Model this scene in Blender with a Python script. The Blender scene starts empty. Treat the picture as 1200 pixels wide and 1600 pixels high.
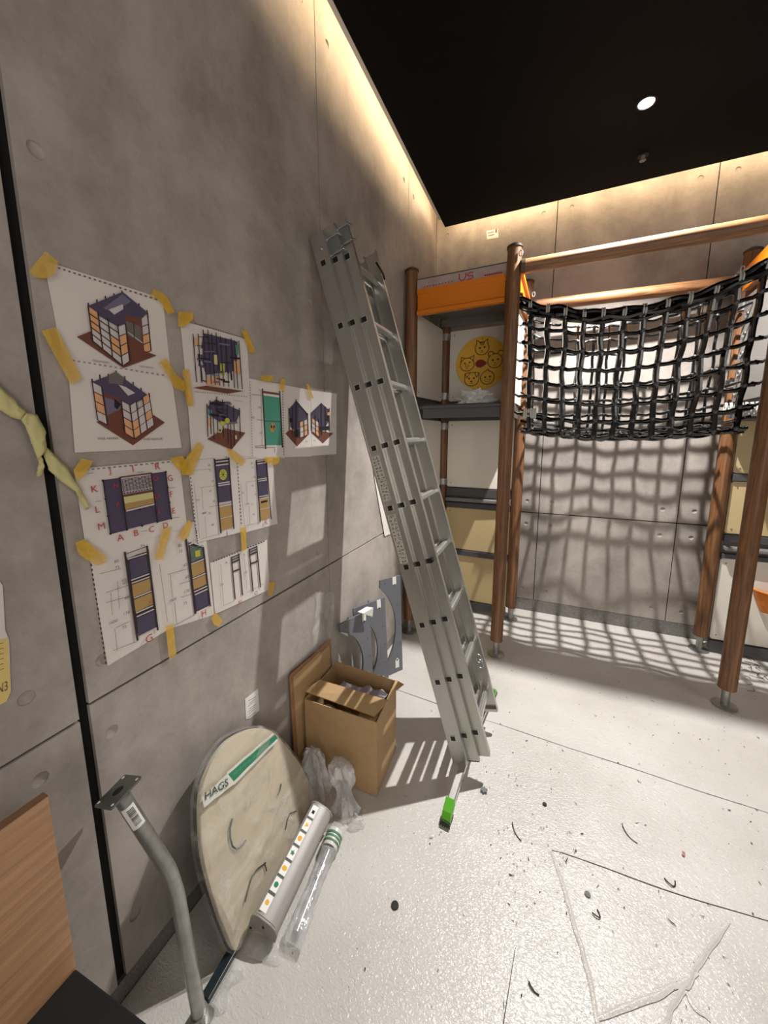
import bpy, bmesh, math, random
from mathutils import Vector as V, Matrix, noise
random.seed(7)
S = bpy.context.scene
COL = S.collection
PI = math.pi

# ------------------------------------------------------------------ camera
CAM = V((1.024, 0.0, 1.6))
F, YAW, PIT, ROL, PCY = 573.7789, -0.4174, 0.1528, -0.0028, 771.0135
fw = V((math.sin(YAW)*math.cos(PIT), math.cos(YAW)*math.cos(PIT), -math.sin(PIT)))
r0 = V((math.cos(YAW), -math.sin(YAW), 0)); u0 = r0.cross(fw)
rt = r0*math.cos(ROL) + u0*math.sin(ROL); up = -r0*math.sin(ROL) + u0*math.cos(ROL)
cd = bpy.data.cameras.new('camera'); cam = bpy.data.objects.new('camera', cd); COL.objects.link(cam)
cd.sensor_fit = 'VERTICAL'; cd.sensor_height = 36.0; cd.lens = 36.0*F/1600
cd.shift_y = (PCY-800)/1600.0; cd.clip_start = 0.02
cam.matrix_world = Matrix(((rt.x, up.x, -fw.x, CAM.x), (rt.y, up.y, -fw.y, CAM.y), (rt.z, up.z, -fw.z, CAM.z), (0, 0, 0, 1)))
S.camera = cam

def ray(px, py): return fw*F + rt*(px-600) - up*(py-PCY)
def onx(px, py, x=0.0): d = ray(px, py); return CAM + d*((x-CAM.x)/d.x)
def ony(px, py, y): d = ray(px, py); return CAM + d*((y-CAM.y)/d.y)
def onz(px, py, z=0.0): d = ray(px, py); return CAM + d*((z-CAM.z)/d.z)

# ------------------------------------------------------------------ light and exposure
vs = S.view_settings
vs.view_transform = 'Standard'; vs.look = 'None'; vs.exposure = 0.0; vs.gamma = 1.0; vs.use_curve_mapping = False
w = bpy.data.worlds.new('world'); S.world = w; w.use_nodes = True
w.node_tree.nodes['Background'].inputs[0].default_value = (1.0, 0.93, 0.85, 1); w.node_tree.nodes['Background'].inputs[1].default_value = 0.02
LX, LY, CZ = 1.396, 2.63, 3.36
def spot(loc, energy, color, size=2.6, rad=0.03, blend=0.5):
    l = bpy.data.lights.new('downlight_lamp', 'SPOT'); l.energy = energy; l.color = color; l.spot_size = size; l.spot_blend = blend; l.shadow_soft_size = rad
    o = bpy.data.objects.new('downlight_lamp', l); o.location = loc; COL.objects.link(o); return o
def area(loc, target, sx, sy, energy, color):
    l = bpy.data.lights.new('fill_light', 'AREA'); l.shape = 'RECTANGLE'; l.size = sx; l.size_y = sy; l.energy = energy; l.color = color
    o = bpy.data.objects.new('fill_light', l); o.location = loc; COL.objects.link(o)
    o.rotation_euler = (V(target)-V(loc)).to_track_quat('-Z', 'Y').to_euler(); return o
KEY = spot((LX, LY, CZ-0.012), 540, (1.0, 0.975, 0.94), 1.90, 0.022, 0.6)
area((2.3, -2.45, 1.75), (1.3, 3.0, 1.6), 2.4, 1.8, 52, (1.0, 0.94, 0.88))  # unseen fill behind the camera, added to brighten surfaces facing it
area((3.9, 0.9, 3.0), (0.3, 1.2, 0.9), 1.6, 1.6, 16, (1.0, 0.94, 0.88))  # unseen soft fill added high on the right
area((1.5, -0.9, 3.25), (1.0, 0.2, 0.0), 1.4, 1.2, 9, (1.0, 0.95, 0.90))  # unseen overhead fill, added to lift the left wall and near floor
LED = 52.0

# ------------------------------------------------------------------ materials
def lin(c): return tuple(((x/255)/12.92 if x <= 10 else (((x/255)+.055)/1.055)**2.4) for x in c)
_m = {}
def mat(name, rgb, rough=0.6, metal=0.0, bump=0.0, bscale=40, var=0.0, vscale=5, stretch=(1, 1, 1), spec=0.5, srgb=True, coat=0, v2=None, bdist=0.002):
    if name in _m: return _m[name]
    m = bpy.data.materials.new(name); m.use_nodes = True; nt = m.node_tree; n = nt.nodes; L = nt.links
    b = n['Principled BSDF']; c = lin(rgb) if srgb else rgb
    b.inputs['Base Color'].default_value = (*c, 1); b.inputs['Roughness'].default_value = rough; b.inputs['Metallic'].default_value = metal
    b.inputs['Specular IOR Level'].default_value = spec; b.inputs['Coat Weight'].default_value = coat
    tc = n.new('ShaderNodeTexCoord'); mp = n.new('ShaderNodeMapping'); mp.inputs['Scale'].default_value = stretch; L.new(tc.outputs['Object'], mp.inputs[0])
    if var:
        t = n.new('ShaderNodeTexNoise'); t.inputs['Scale'].default_value = vscale; t.inputs['Detail'].default_value = 6; t.inputs['Roughness'].default_value = 0.6
        L.new(mp.outputs[0], t.inputs[0]); r = n.new('ShaderNodeValToRGB')
        r.color_ramp.elements[0].position = 0.3; r.color_ramp.elements[1].position = 0.7
        lo = v2 if v2 else tuple(x*(1-var) for x in c); hi = tuple(min(1, x*(1+var)) for x in c)
        if v2: lo = lin(v2); hi = c
        r.color_ramp.elements[0].color = (*lo, 1); r.color_ramp.elements[1].color = (*hi, 1)
        L.new(t.outputs[0], r.inputs[0]); L.new(r.outputs[0], b.inputs['Base Color'])
    if bump:
        t = n.new('ShaderNodeTexNoise'); t.inputs['Scale'].default_value = bscale; t.inputs['Detail'].default_value = 4
        L.new(mp.outputs[0], t.inputs[0]); bp = n.new('ShaderNodeBump'); bp.inputs['Strength'].default_value = bump; bp.inputs['Distance'].default_value = bdist
        L.new(t.outputs[0], bp.inputs['Height']); L.new(bp.outputs[0], b.inputs['Normal'])
    _m[name] = m; return m
def film(name, rgb, alpha, rough=0.15, bump=0.6, bscale=14):
    m = bpy.data.materials.new(name); m.use_nodes = True; nt = m.node_tree; n = nt.nodes; L = nt.links
    b = n['Principled BSDF']; b.inputs['Base Color'].default_value = (*lin(rgb), 1); b.inputs['Roughness'].default_value = rough
    b.inputs['Alpha'].default_value = alpha; b.inputs['Specular IOR Level'].default_value = 1.0
    t = n.new('ShaderNodeTexNoise'); t.inputs['Scale'].default_value = bscale; t.inputs['Detail'].default_value = 5; t.inputs['Distortion'].default_value = 1.2
    tc = n.new('ShaderNodeTexCoord'); L.new(tc.outputs['Object'], t.inputs[0])
    bp = n.new('ShaderNodeBump'); bp.inputs['Strength'].default_value = bump; bp.inputs['Distance'].default_value = 0.02
    L.new(t.outputs[0], bp.inputs['Height']); L.new(bp.outputs[0], b.inputs['Normal'])
    # facing-dependent gloss comes from the surface itself; creases whiten the film
    r = n.new('ShaderNodeMapRange'); r.inputs[1].default_value = 0.5; r.inputs[2].default_value = 0.75; r.inputs[3].default_value = alpha; r.inputs[4].default_value = min(1, alpha+0.35)
    L.new(t.outputs[0], r.inputs[0]); L.new(r.outputs[0], b.inputs['Alpha'])
    return m
def emis(name, rgb, s):
    m = bpy.data.materials.new(name); m.use_nodes = True; b = m.node_tree.nodes['Principled BSDF']
    b.inputs['Base Color'].default_value = (0, 0, 0, 1); b.inputs['Emission Color'].default_value = (*rgb, 1); b.inputs['Emission Strength'].default_value = s
    return m

def concrete_mat():
    m = bpy.data.materials.new('concrete'); m.use_nodes = True; nt = m.node_tree; n = nt.nodes; L = nt.links
    b = n['Principled BSDF']; b.inputs['Roughness'].default_value = 0.5; b.inputs['Specular IOR Level'].default_value = 0.35
    tc = n.new('ShaderNodeTexCoord')
    def nz(s, d, ro, st=(1, 1, 1), dist=0.0):
        mp = n.new('ShaderNodeMapping'); mp.inputs['Scale'].default_value = st; L.new(tc.outputs['Object'], mp.inputs[0])
        t = n.new('ShaderNodeTexNoise'); t.inputs['Scale'].default_value = s; t.inputs['Detail'].default_value = d; t.inputs['Roughness'].default_value = ro; t.inputs['Distortion'].default_value = dist
        L.new(mp.outputs[0], t.inputs[0]); return t.outputs[0]
    a = nz(1.7, 8, 0.62, (1, 1, 1), 0.5); c = nz(9, 6, 0.7); d = nz(3.0, 5, 0.6, (1, 1, 0.25)); e = nz(60, 3, 0.6)
    r = n.new('ShaderNodeValToRGB'); r.color_ramp.elements[0].position = 0.28; r.color_ramp.elements[1].position = 0.72
    r.color_ramp.elements[0].color = (*lin((141, 134, 128)), 1); r.color_ramp.elements[1].color = (*lin((182, 173, 165)), 1)
    def mix(x, y, k):
        q = n.new('ShaderNodeMath'); q.operation = 'MULTIPLY'; L.new(y, q.inputs[0]); q.inputs[1].default_value = k
        p = n.new('ShaderNodeMath'); p.operation = 'ADD'; L.new(x, p.inputs[0]); L.new(q.outputs[0], p.inputs[1]); return p.outputs[0]
    s = mix(mix(mix(a, c, 0.5), d, 0.6), e, 0.15)
    q = n.new('ShaderNodeMath'); q.operation = 'MULTIPLY'; q.inputs[1].default_value = 1/2.25; L.new(s, q.inputs[0])
    L.new(q.outputs[0], r.inputs[0]); L.new(r.outputs[0], b.inputs['Base Color'])
    r.color_ramp.elements[0].position = 0.405; r.color_ramp.elements[1].position = 0.595
    bp = n.new('ShaderNodeBump'); bp.inputs['Strength'].default_value = 0.25; bp.inputs['Distance'].default_value = 0.003
    L.new(mix(c, e, 0.3), bp.inputs['Height']); L.new(bp.outputs[0], b.inputs['Normal'])
    return m
def wood_mat(name, c1, c2, axis=2, sc=14, rough=0.45, dist=2.5):
    m = bpy.data.materials.new(name); m.use_nodes = True; nt = m.node_tree; n = nt.nodes; L = nt.links
    b = n['Principled BSDF']; b.inputs['Roughness'].default_value = rough
    tc = n.new('ShaderNodeTexCoord'); mp = n.new('ShaderNodeMapping'); st = [1, 1, 1]; st[axis] = 0.06; mp.inputs['Scale'].default_value = st
    L.new(tc.outputs['Object'], mp.inputs[0])
    t = n.new('ShaderNodeTexNoise'); t.inputs['Scale'].default_value = sc*2; t.inputs['Detail'].default_value = 6; t.inputs['Distortion'].default_value = dist; L.new(mp.outputs[0], t.inputs[0])
    r = n.new('ShaderNodeValToRGB'); r.color_ramp.elements[0].position = 0.33; r.color_ramp.elements[1].position = 0.66
    r.color_ramp.elements[0].color = (*lin(c1), 1); r.color_ramp.elements[1].color = (*lin(c2), 1)
    L.new(t.outputs[0], r.inputs[0]); L.new(r.outputs[0], b.inputs['Base Color'])
    bp = n.new('ShaderNodeBump'); bp.inputs['Strength'].default_value = 0.15; bp.inputs['Distance'].default_value = 0.001
    L.new(t.outputs[0], bp.inputs['Height']); L.new(bp.outputs[0], b.inputs['Normal'])
    return m
def sheet_mat():
    m = bpy.data.materials.new('floor_fleece'); m.use_nodes = True; nt = m.node_tree; n = nt.nodes; L = nt.links
    b = n['Principled BSDF']; b.inputs['Roughness'].default_value = 0.30; b.inputs['Specular IOR Level'].default_value = 0.6
    tc = n.new('ShaderNodeTexCoord')
    t = n.new('ShaderNodeTexNoise'); t.inputs['Scale'].default_value = 2.2; t.inputs['Detail'].default_value = 8; L.new(tc.outputs['Object'], t.inputs[0])
    r = n.new('ShaderNodeValToRGB'); r.color_ramp.elements[0].position = 0.3; r.color_ramp.elements[1].position = 0.7
    r.color_ramp.elements[0].color = (*lin((194, 189, 183)), 1); r.color_ramp.elements[1].color = (*lin((214, 210, 205)), 1)
    L.new(t.outputs[0], r.inputs[0])
    # scattered grime specks
    t3 = n.new('ShaderNodeTexNoise'); t3.inputs['Scale'].default_value = 95; t3.inputs['Detail'].default_value = 2; L.new(tc.outputs['Object'], t3.inputs[0])
    r3 = n.new('ShaderNodeMapRange'); r3.inputs[1].default_value = 0.72; r3.inputs[2].default_value = 0.76; L.new(t3.outputs[0], r3.inputs[0])
    mx = n.new('ShaderNodeMix'); mx.data_type = 'RGBA'; mx.inputs['B'].default_value = (*lin((92, 86, 80)), 1)
    L.new(r3.outputs[0], mx.inputs['Factor']); L.new(r.outputs[0], mx.inputs['A']); L.new(mx.outputs['Result'], b.inputs['Base Color'])
    mp = n.new('ShaderNodeMapping'); mp.inputs['Rotation'].default_value = (0, 0, 0.5); mp.inputs['Scale'].default_value = (1, 1.7, 1); L.new(tc.outputs['Object'], mp.inputs[0])
    t1 = n.new('ShaderNodeTexNoise'); t1.inputs['Scale'].default_value = 75; t1.inputs['Detail'].default_value = 2; t1.inputs['Distortion'].default_value = 1.0; L.new(mp.outputs[0], t1.inputs[0])
    t2 = n.new('ShaderNodeTexNoise'); t2.inputs['Scale'].default_value = 4; t2.inputs['Detail'].default_value = 4; t2.inputs['Distortion'].default_value = 2.0; L.new(mp.outputs[0], t2.inputs[0])
    ad = n.new('ShaderNodeMath'); ad.operation = 'ADD'; L.new(t1.outputs[0], ad.inputs[0]); L.new(t2.outputs[0], ad.inputs[1])
    bp = n.new('ShaderNodeBump'); bp.inputs['Strength'].default_value = 0.55; bp.inputs['Distance'].default_value = 0.0045
    L.new(ad.outputs[0], bp.inputs['Height']); L.new(bp.outputs[0], b.inputs['Normal'])
    return m

CONC = concrete_mat(); FLEECE = sheet_mat()
WOOD = wood_mat('larch_post', (90, 58, 35), (138, 96, 60))
BEAMW = wood_mat('larch_beam', (100, 66, 40), (150, 106, 68), axis=0)
OAK = wood_mat('oak_veneer', (160, 120, 86), (184, 144, 108), axis=1, sc=26, rough=0.5, dist=1.2)
BIRCH = wood_mat('birch_plywood', (190, 176, 150), (212, 200, 174), axis=1, sc=3, rough=0.4)
ALU = mat('aluminium', (186, 184, 178), 0.34, 0.85, bump=0.15, bscale=30, var=0.06, vscale=9, stretch=(1, 1, 0.08))
ALUF = mat('rung_aluminium', (205, 204, 200), 0.3, 0.85)
STEEL = mat('galvanised_steel', (168, 168, 164), 0.38, 0.8, var=0.18, vscale=25, bump=0.1)
BLK = mat('black_plastic', (12, 12, 13), 0.45)
BLKM = mat('joint_black', (6, 6, 7), 0.9)
CEIL = mat('ceiling_black', (11, 11, 13), 0.75, spec=0.15)
ROPE = mat('black_rope', (4, 5, 6), 0.11, bump=0.35, bscale=38, spec=0.75, bdist=0.003, coat=0.5)
KNOT = mat('grey_knot', (84, 86, 88), 0.3, 0.4)
WHITEP = mat('white_panel', (232, 226, 214), 0.45, var=0.02)
TAN = mat('tan_panel', (196, 174, 130), 0.45, var=0.02)
DGREY = mat('slate_grey', (74, 73, 75), 0.45)
PLATE = mat('anthracite_plate', (108, 110, 117), 0.5, var=0.05)
ORANGE = mat('orange_plastic', (218, 122, 20), 0.32)
YEL = mat('yellow_disc', (244, 190, 60), 0.5)
BRN = mat('print_brown', (84, 42, 22), 0.6)
RED = mat('red_plastic', (140, 22, 16), 0.5)
PAPER = mat('paper', (222, 214, 208), 0.7, var=0.015)
WHT = mat('white_label', (235, 233, 228), 0.5)
CARD = mat('cardboard', (184, 152, 110), 0.8, var=0.05, vscale=30, bump=0.1)
CARD2 = mat('brown_cardboard', (160, 118, 82), 0.8, var=0.05)
GREEN = mat('green_plastic', (88, 170, 40), 0.45)
GRAN = mat('granite', (120, 116, 112), 0.4, var=0.45, vscale=160)
LILAC = mat('lilac_paper', (168, 160, 166), 0.8)
STREAM = mat('pale_yellow_crepe', (204, 196, 140), 0.8, bump=0.3, bscale=60)
TAPE = film('yellow_tape', (236, 190, 26), 0.42, 0.4, 0.1)
FILM = film('clear_film', (225, 222, 216), 0.16, 0.1, 0.9, 9)
FILM2 = film('clear_bag', (222, 222, 222), 0.30, 0.16, 0.5, 9)
GREYP = mat('grey_plastic', (160, 155, 150), 0.4)
CHROME = mat('zinc', (200, 200, 202), 0.25, 0.9)
WROPE = mat('white_rope', (205, 203, 198), 0.5, bump=0.4, bscale=90)
PRINTS = {}
def ink(rgb):
    if rgb not in PRINTS: PRINTS[rgb] = mat('print_%d_%d_%d' % rgb, rgb, 0.75)
    return PRINTS[rgb]

# ------------------------------------------------------------------ mesh helpers
class MB:
    def __init__(s): s.v = []; s.f = []; s.mi = []; s.ms = []
    def m(s, mt):
        if mt not in s.ms: s.ms.append(mt)
        return s.ms.index(mt)
    def add(s, vs, fs, mt=None):
        k = len(s.v); s.v += [tuple(x) for x in vs]; i = s.m(mt) if mt else 0
        for q in fs: s.f.append([a+k for a in q]); s.mi.append(i)
    def frame(s, o, ax, ay, az, poly, z0, z1, mt=None):   # prism of a 2-D polygon in frame (ax, ay), extruded along az
        n = len(poly); vs = [o+ax*p[0]+ay*p[1]+az*z for z in (z0, z1) for p in poly]
        fs = [list(range(n))[::-1], list(range(n, 2*n))] + [[i, (i+1) % n, n+(i+1) % n, n+i] for i in range(n)]
        s.add(vs, fs, mt)
    def box(s, a, b, mt=None):
        a = V(a); b = V(b)
        s.frame(V((0, 0, 0)), V((1, 0, 0)), V((0, 1, 0)), V((0, 0, 1)), [(a.x, a.y), (b.x, a.y), (b.x, b.y), (a.x, b.y)], a.z, b.z, mt)
    def tube(s, pts, r, n=10, mt=None, prof=None, upv=None, cap=True):
        pts = [V(p) for p in pts]; m = len(pts); rings = []; u = None
        rr = r if isinstance(r, (list, tuple)) else [r]*m
        for i, p in enumerate(pts):
            t = (pts[min(i+1, m-1)]-pts[max(i-1, 0)]).normalized()
            if u is None:
                u = V(upv) if upv else (V((0, 0, 1)) if abs(t.z) < 0.9 else V((1, 0, 0)))
            u = (u - t*u.dot(t)).normalized(); w_ = t.cross(u)
            if prof: rings.append([p+u*a*rr[i]+w_*b*rr[i] for a, b in prof])
            else: rings.append([p+(u*math.cos(2*PI*k/n)+w_*math.sin(2*PI*k/n))*rr[i] for k in range(n)])
        n = len(rings[0]); vs = [q for g in rings for q in g]; fs = []
        for i in range(m-1):
            for k in range(n): fs.append([i*n+k, i*n+(k+1) % n, (i+1)*n+(k+1) % n, (i+1)*n+k])
        if cap: fs += [list(range(n))[::-1], list(range((m-1)*n, m*n))]
        s.add(vs, fs, mt)
    def ball(s, c, r, mt=None, seg=8, ring=5):
        vs = []; fs = []
        c = V(c); rv = r if isinstance(r, (tuple, list)) else (r, r, r)
        for i in range(ring+1):
            a = PI*i/ring
            for k in range(seg): b = 2*PI*k/seg; vs.append(c+V((rv[0]*math.sin(a)*math.cos(b), rv[1]*math.sin(a)*math.sin(b), rv[2]*math.cos(a))))
        for i in range(ring):
            for k in range(seg): fs.append([i*seg+k, (i+1)*seg+k, (i+1)*seg+(k+1) % seg, i*seg+(k+1) % seg])
        s.add(vs, fs, mt)
    def build(s, name, mt=None, parent=None, smooth=False, bevel=0, loc=None):
        me = bpy.data.meshes.new(name); vs = s.v
        if loc is not None: L_ = V(loc); vs = [V(x)-L_ for x in vs]
        me.from_pydata([tuple(x) for x in vs], [], s.f)
        if mt: me.materials.append(mt)
        else:
            for x in s.ms: me.materials.append(x)
            me.polygons.foreach_set('material_index', s.mi)
        bm = bmesh.new(); bm.from_mesh(me); bmesh.ops.recalc_face_normals(bm, faces=bm.faces)
        bm.to_mesh(me); bm.free()
        if smooth:
            me.polygons.foreach_set('use_smooth', [True]*len(me.polygons))
        o = bpy.data.objects.new(name, me); COL.objects.link(o)
        if loc is not None: o.location = loc
        if parent: o.parent = parent
        if smooth:
            try: me.set_sharp_from_angle(angle=0.7)
            except Exception: pass
        if bevel:
            bv = o.modifiers.new('bevel', 'BEVEL'); bv.width = bevel; bv.segments = 2; bv.limit_method = 'ANGLE'
        return o
def tag(o, label=None, cat=None, group=None, kind=None):
    if label: o['label'] = label
    if cat: o['category'] = cat
    if group: o['group'] = group
    if kind: o['kind'] = kind
    return o
def empty(name, loc=(0, 0, 0), label=None, cat=None, group=None, kind=None):
    o = bpy.data.objects.new(name, None); o.location = loc; COL.objects.link(o); o.empty_display_size = 0.05
    return tag(o, label, cat, group, kind)
def part(mb, name, mt, par, **k):   # parts keep world coordinates
    o = mb.build(name, mt, None, **k); o.parent = par
    bpy.context.view_layer.update() if False else None
    o.matrix_parent_inverse = Matrix.Translation(-par.location) if par.parent is None else Matrix.Translation(-(par.location+par.parent.location))
    return o
def sub(mb, name, mt, par, **k):    # child of a mesh part whose origin is the world origin
    o = mb.build(name, mt, None, **k); o.parent = par; return o
def copyto(src, par, off, root_inv=None):
    c = src.copy(); COL.objects.link(c); c.parent = par; c.location = V(src.location)+V(off); return c

X, Y, Z = V((1, 0, 0)), V((0, 1, 0)), V((0, 0, 1))
BY = 3.483      # back wall
RX = 4.4        # right wall
FY = -2.6       # wall behind the camera

# ------------------------------------------------------------------ room shell
fl = MB(); fl.box((-0.1, FY-0.1, -0.10), (RX+0.1, BY+0.1, -0.004)); tag(fl.build('floor', mat('screed', (70, 66, 62), 0.9)), kind='structure', label='dark screed floor under the protective sheets')  # screed colour darkened so the shaded gaps between sheets show as seams

def wall_panel(par, o, ax, az, nrm, a0, a1, z0, z1, holes, th=0.012, mt=CONC):
    # front face split so that each tie hole is a real shallow recess
    R0 = 0.034; mb = MB(); R1 = 0.0165
    hs = [(a, z) for a, z in holes if a0+R0 < a < a1-R0 and z0+R0 < z < z1-R0]
    xs = sorted(set([a0, a1]+[round(h[0]+s*R0, 5) for h in hs for s in (-1, 1)])); zs = sorted(set([z0, z1]+[round(h[1]+s*R0, 5) for h in hs for s in (-1, 1)]))
    P = lambda a, z, d=0: o+ax*a+az*z+nrm*d
    for i in range(len(xs)-1):
        for j in range(len(zs)-1):
            x0, x1, y0, y1 = xs[i], xs[i+1], zs[j], zs[j+1]; c = ((x0+x1)/2, (y0+y1)/2)
            h = [q for q in hs if abs(q[0]-c[0]) < 0.004 and abs(q[1]-c[1]) < 0.004]
            if not h: mb.add([P(x0, y0), P(x1, y0), P(x1, y1), P(x0, y1)], [[0, 1, 2, 3]]); continue
            n = 24; sq = []; 
            for k in range(n):
                t = 2*PI*k/n; cx, sx = math.cos(t), math.sin(t); m_ = max(abs(cx), abs(sx)); sq.append((c[0]+cx/m_*R0, c[1]+sx/m_*R0))
            rings = [[P(*q) for q in sq]]
            for rr, dd in ((R1, 0), (R1*0.93, -0.0035), (R1*0.7, -0.0055), (R1*0.35, -0.0065)):
                rings.append([P(c[0]+math.cos(2*PI*k/n)*rr, c[1]+math.sin(2*PI*k/n)*rr, dd) for k in range(n)])
            vs_ = [q for g in rings for q in g]; fs = []
            for g in range(len(rings)-1):
                for k in range(n): fs.append([g*n+k, g*n+(k+1) % n, (g+1)*n+(k+1) % n, (g+1)*n+k])
            fs.append([(len(rings)-1)*n+k for k in range(n)]); mb.add(vs_, fs)
    for a, b in (((a0, z0), (a1, z0)), ((a1, z0), (a1, z1)), ((a1, z1), (a0, z1)), ((a0, z1), (a0, z0))):
        mb.add([P(*a), P(*b), P(*b, -th), P(*a, -th)], [[0, 1, 2, 3]])
    ob = mb.build('wall_panel', mt); ob.parent = par; return ob
WT = 3.62
bm_ = MB(); bm_.box((-0.10, FY, -0.1), (-0.013, BY+0.1, WT)); wl = tag(bm_.build('wall_left', BLKM), 'grey concrete-look panelled wall on the left', kind='structure')
jl = [-1.85, -0.70, 0.451, 1.588, 2.765, BY+0.001]
zr = [0.822, 1.03, 2.2, 3.362]
for i in range(len(jl)-1):
    a0 = jl[i]+(0.012 if i == 2 else 0.0028); a1 = jl[i+1]-(0.012 if i == 1 else 0.0028)
    if i == 4: a1 = BY
    hol = [(a, z) for a in (jl[i]+(0.053 if i == 2 else 0.1), jl[i+1]-0.1) for z in zr+[0.22]]
    zj = 0.905 if i < 2 else 0.931
    wall_panel(wl, V((0, 0, 0)), Y, Z, X, a0, a1, 0.064, zj-0.004, hol)
    wall_panel(wl, V((0, 0, 0)), Y, Z, X, a0, a1, zj+0.004, WT-0.02, hol)
b = MB(); b.box((-0.013, FY, -0.004), (-0.001, BY, 0.062)); tag(b.build('baseboard_left', GRAN), 'speckled granite skirting under the left wall', kind='structure')
bm_ = MB(); bm_.box((-0.1, BY+0.013, -0.1), (RX+0.1, BY+0.1, WT)); wb = tag(bm_.build('wall_back', BLKM), 'grey concrete-look panelled wall at the back', kind='structure')
jb = [0.0, 0.983, 1.979, 2.975, 3.97, RX]
for i in range(5):
    a0, a1 = jb[i]+0.003, jb[i+1]-0.003
    hol = [(a, z) for a in (jb[i]+0.1, jb[i+1]-0.1) for z in zr+[0.21]]
    wall_panel(wb, V((0, BY, 0)), X, Z, -Y, a0, a1, 0.113, 0.923, hol)
    wall_panel(wb, V((0, BY, 0)), X, Z, -Y, a0, a1, 0.931, WT-0.02, hol)
b = MB(); b.box((0, BY+0.001, -0.004), (RX, BY+0.013, 0.110)); tag(b.build('baseboard_back', GRAN), 'speckled granite skirting under the back wall', kind='structure')
bm_ = MB(); bm_.box((RX, FY, -0.1), (RX+0.1, BY, WT)); tag(bm_.build('wall_right', CONC), kind='structure')
bm_ = MB(); bm_.box((-0.1, FY-0.1, -0.1), (RX+0.1, FY, WT)); tag(bm_.build('wall_front', CONC), kind='structure')
# dropped black ceiling with a lit gap to the walls
CZB = mat('soffit_paint', (150, 140, 128), 0.8)
bm_ = MB(); bm_.box((-0.1, FY-0.1, WT), (RX+0.1, BY+0.1, WT+0.08)); tag(bm_.build('ceiling', CZB), 'structural ceiling above the black dropped ceiling', kind='structure')
GL, GB = 0.100, 0.135
bm_ = MB(); bm_.box((GL+0.014, FY, CZ), (RX, BY-GB, CZ+0.03)); tag(bm_.build('ceiling', CEIL), 'matt black dropped ceiling', kind='structure')
bm_ = MB(); bm_.box((GL-0.006, FY, CZ-0.002), (GL+0.014, BY-GB-0.12, CZ+0.035)); tag(bm_.build('trim_1', mat('trim_grey', (228, 224, 216), 0.5)), 'pale metal edge trim of the dropped ceiling', kind='structure')
LEDM = emis('led_glow', (1.0, 0.72, 0.42), LED)
b = MB(); b.box((GL+0.022, FY, CZ+0.13), (GL+0.030, BY-GB-0.05, CZ+0.15)); tag(b.build('led_strip', LEDM), 'warm white LED strip hidden above the left ceiling edge', 'light strip')
b = MB(); b.box((GL+0.1, BY-GB-0.030, CZ+0.10), (RX, BY-GB-0.022, CZ+0.12)); tag(b.build('led_strip', LEDM), 'warm white LED strip hidden above the back ceiling edge', 'light strip')

# downlight and sensor
t = empty('downlight', (LX, LY, CZ), 'round recessed downlight shining in the black ceiling', 'ceiling light')
b = MB(); n = 28
for ra, rb, z0, z1 in ((0.047, 0.039, CZ-0.004, CZ-0.006), (0.047, 0.047, CZ, CZ-0.004), (0.039, 0.039, CZ-0.006, CZ-0.001)):
    b.add([(LX+math.cos(2*PI*k/n)*q, LY+math.sin(2*PI*k/n)*q, zz) for q, zz in ((ra, z0), (rb, z1)) for k in range(n)], [[k, (k+1) % n, n+(k+1) % n, n+k] for k in range(n)])
part(b, 'trim_ring', BLK, t)
b = MB(); b.add([(LX+math.cos(2*PI*k/n)*0.037, LY+math.sin(2*PI*k/n)*0.037, CZ-0.003) for k in range(n)], [list(range(n))])
part(b, 'lens', emis('downlight_lens', (1, 0.95, 0.88), 25), t)
sx, sy = 1.466, 3.066
t = empty('ceiling_sensor', (sx, sy, CZ), 'small black sprinkler-like sensor on the ceiling behind the downlight', 'sensor')
b = MB(); b.tube([(sx, sy, CZ), (sx, sy, CZ-0.006)], 0.03, 20); part(b, 'base_plate', BLK, t)
b = MB(); b.tube([(sx, sy, CZ-0.006), (sx, sy, CZ-0.03)], [0.012, 0.008], 12); b.tube([(sx, sy, CZ-0.03), (sx, sy, CZ-0.033)], 0.018, 12); part(b, 'sprinkler_head', STEEL, t)

# ------------------------------------------------------------------ floor coverings
def sheet(poly_fn, x0, x1, nx, ny, z, label, amp=0.0012, seed=0.0, flat=True):
    mb = MB(); vs_ = []
    for i in range(nx+1):
        x = x0+(x1-x0)*i/nx; ya, yb = poly_fn(x)
        for j in range(ny+1):
            y = ya+(yb-ya)*j/ny; h = noise.noise(V((x*3.1, y*3.1, seed)))*amp*1.3+noise.noise(V((x*11, y*11, seed)))*amp*0.5
            edge = min(i, nx-i, j, ny-j)
            vs_.append((x, y, z+(0 if edge == 0 and flat else h)))
    W = ny+1; fs = [[i*W+j, (i+1)*W+j, (i+1)*W+j+1, i*W+j+1] for i in range(nx) for j in range(ny)]
    mb.add(vs_, fs)
    rim = [i*W for i in range(nx+1)]+[nx*W+j for j in range(1, W)]+[i*W+ny for i in range(nx-1, -1, -1)]+[j for j in range(ny-1, 0, -1)]
    k = len(mb.v); mb.v += [(mb.v[a][0], mb.v[a][1], z-0.0025) for a in rim]; m_ = len(rim)
    for a in range(m_): mb.f.append([rim[a], rim[(a+1) % m_], k+(a+1) % m_, k+a]); mb.mi.append(0)
    o = mb.build('protective_sheet', FLEECE, smooth=True); return tag(o, label, 'floor sheet', 'protective sheets on the floor')
wob = lambda x, s: noise.noise(V((x*2.3, s, 0)))*0.012
s1 = lambda x: 1.993-0.055*x+0.003*x*x+wob(x, 3)
s2 = lambda x: 1.369+(x-1.131)*0.085+wob(x, 8)*(1 if x > 1.14 else 0)
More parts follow.
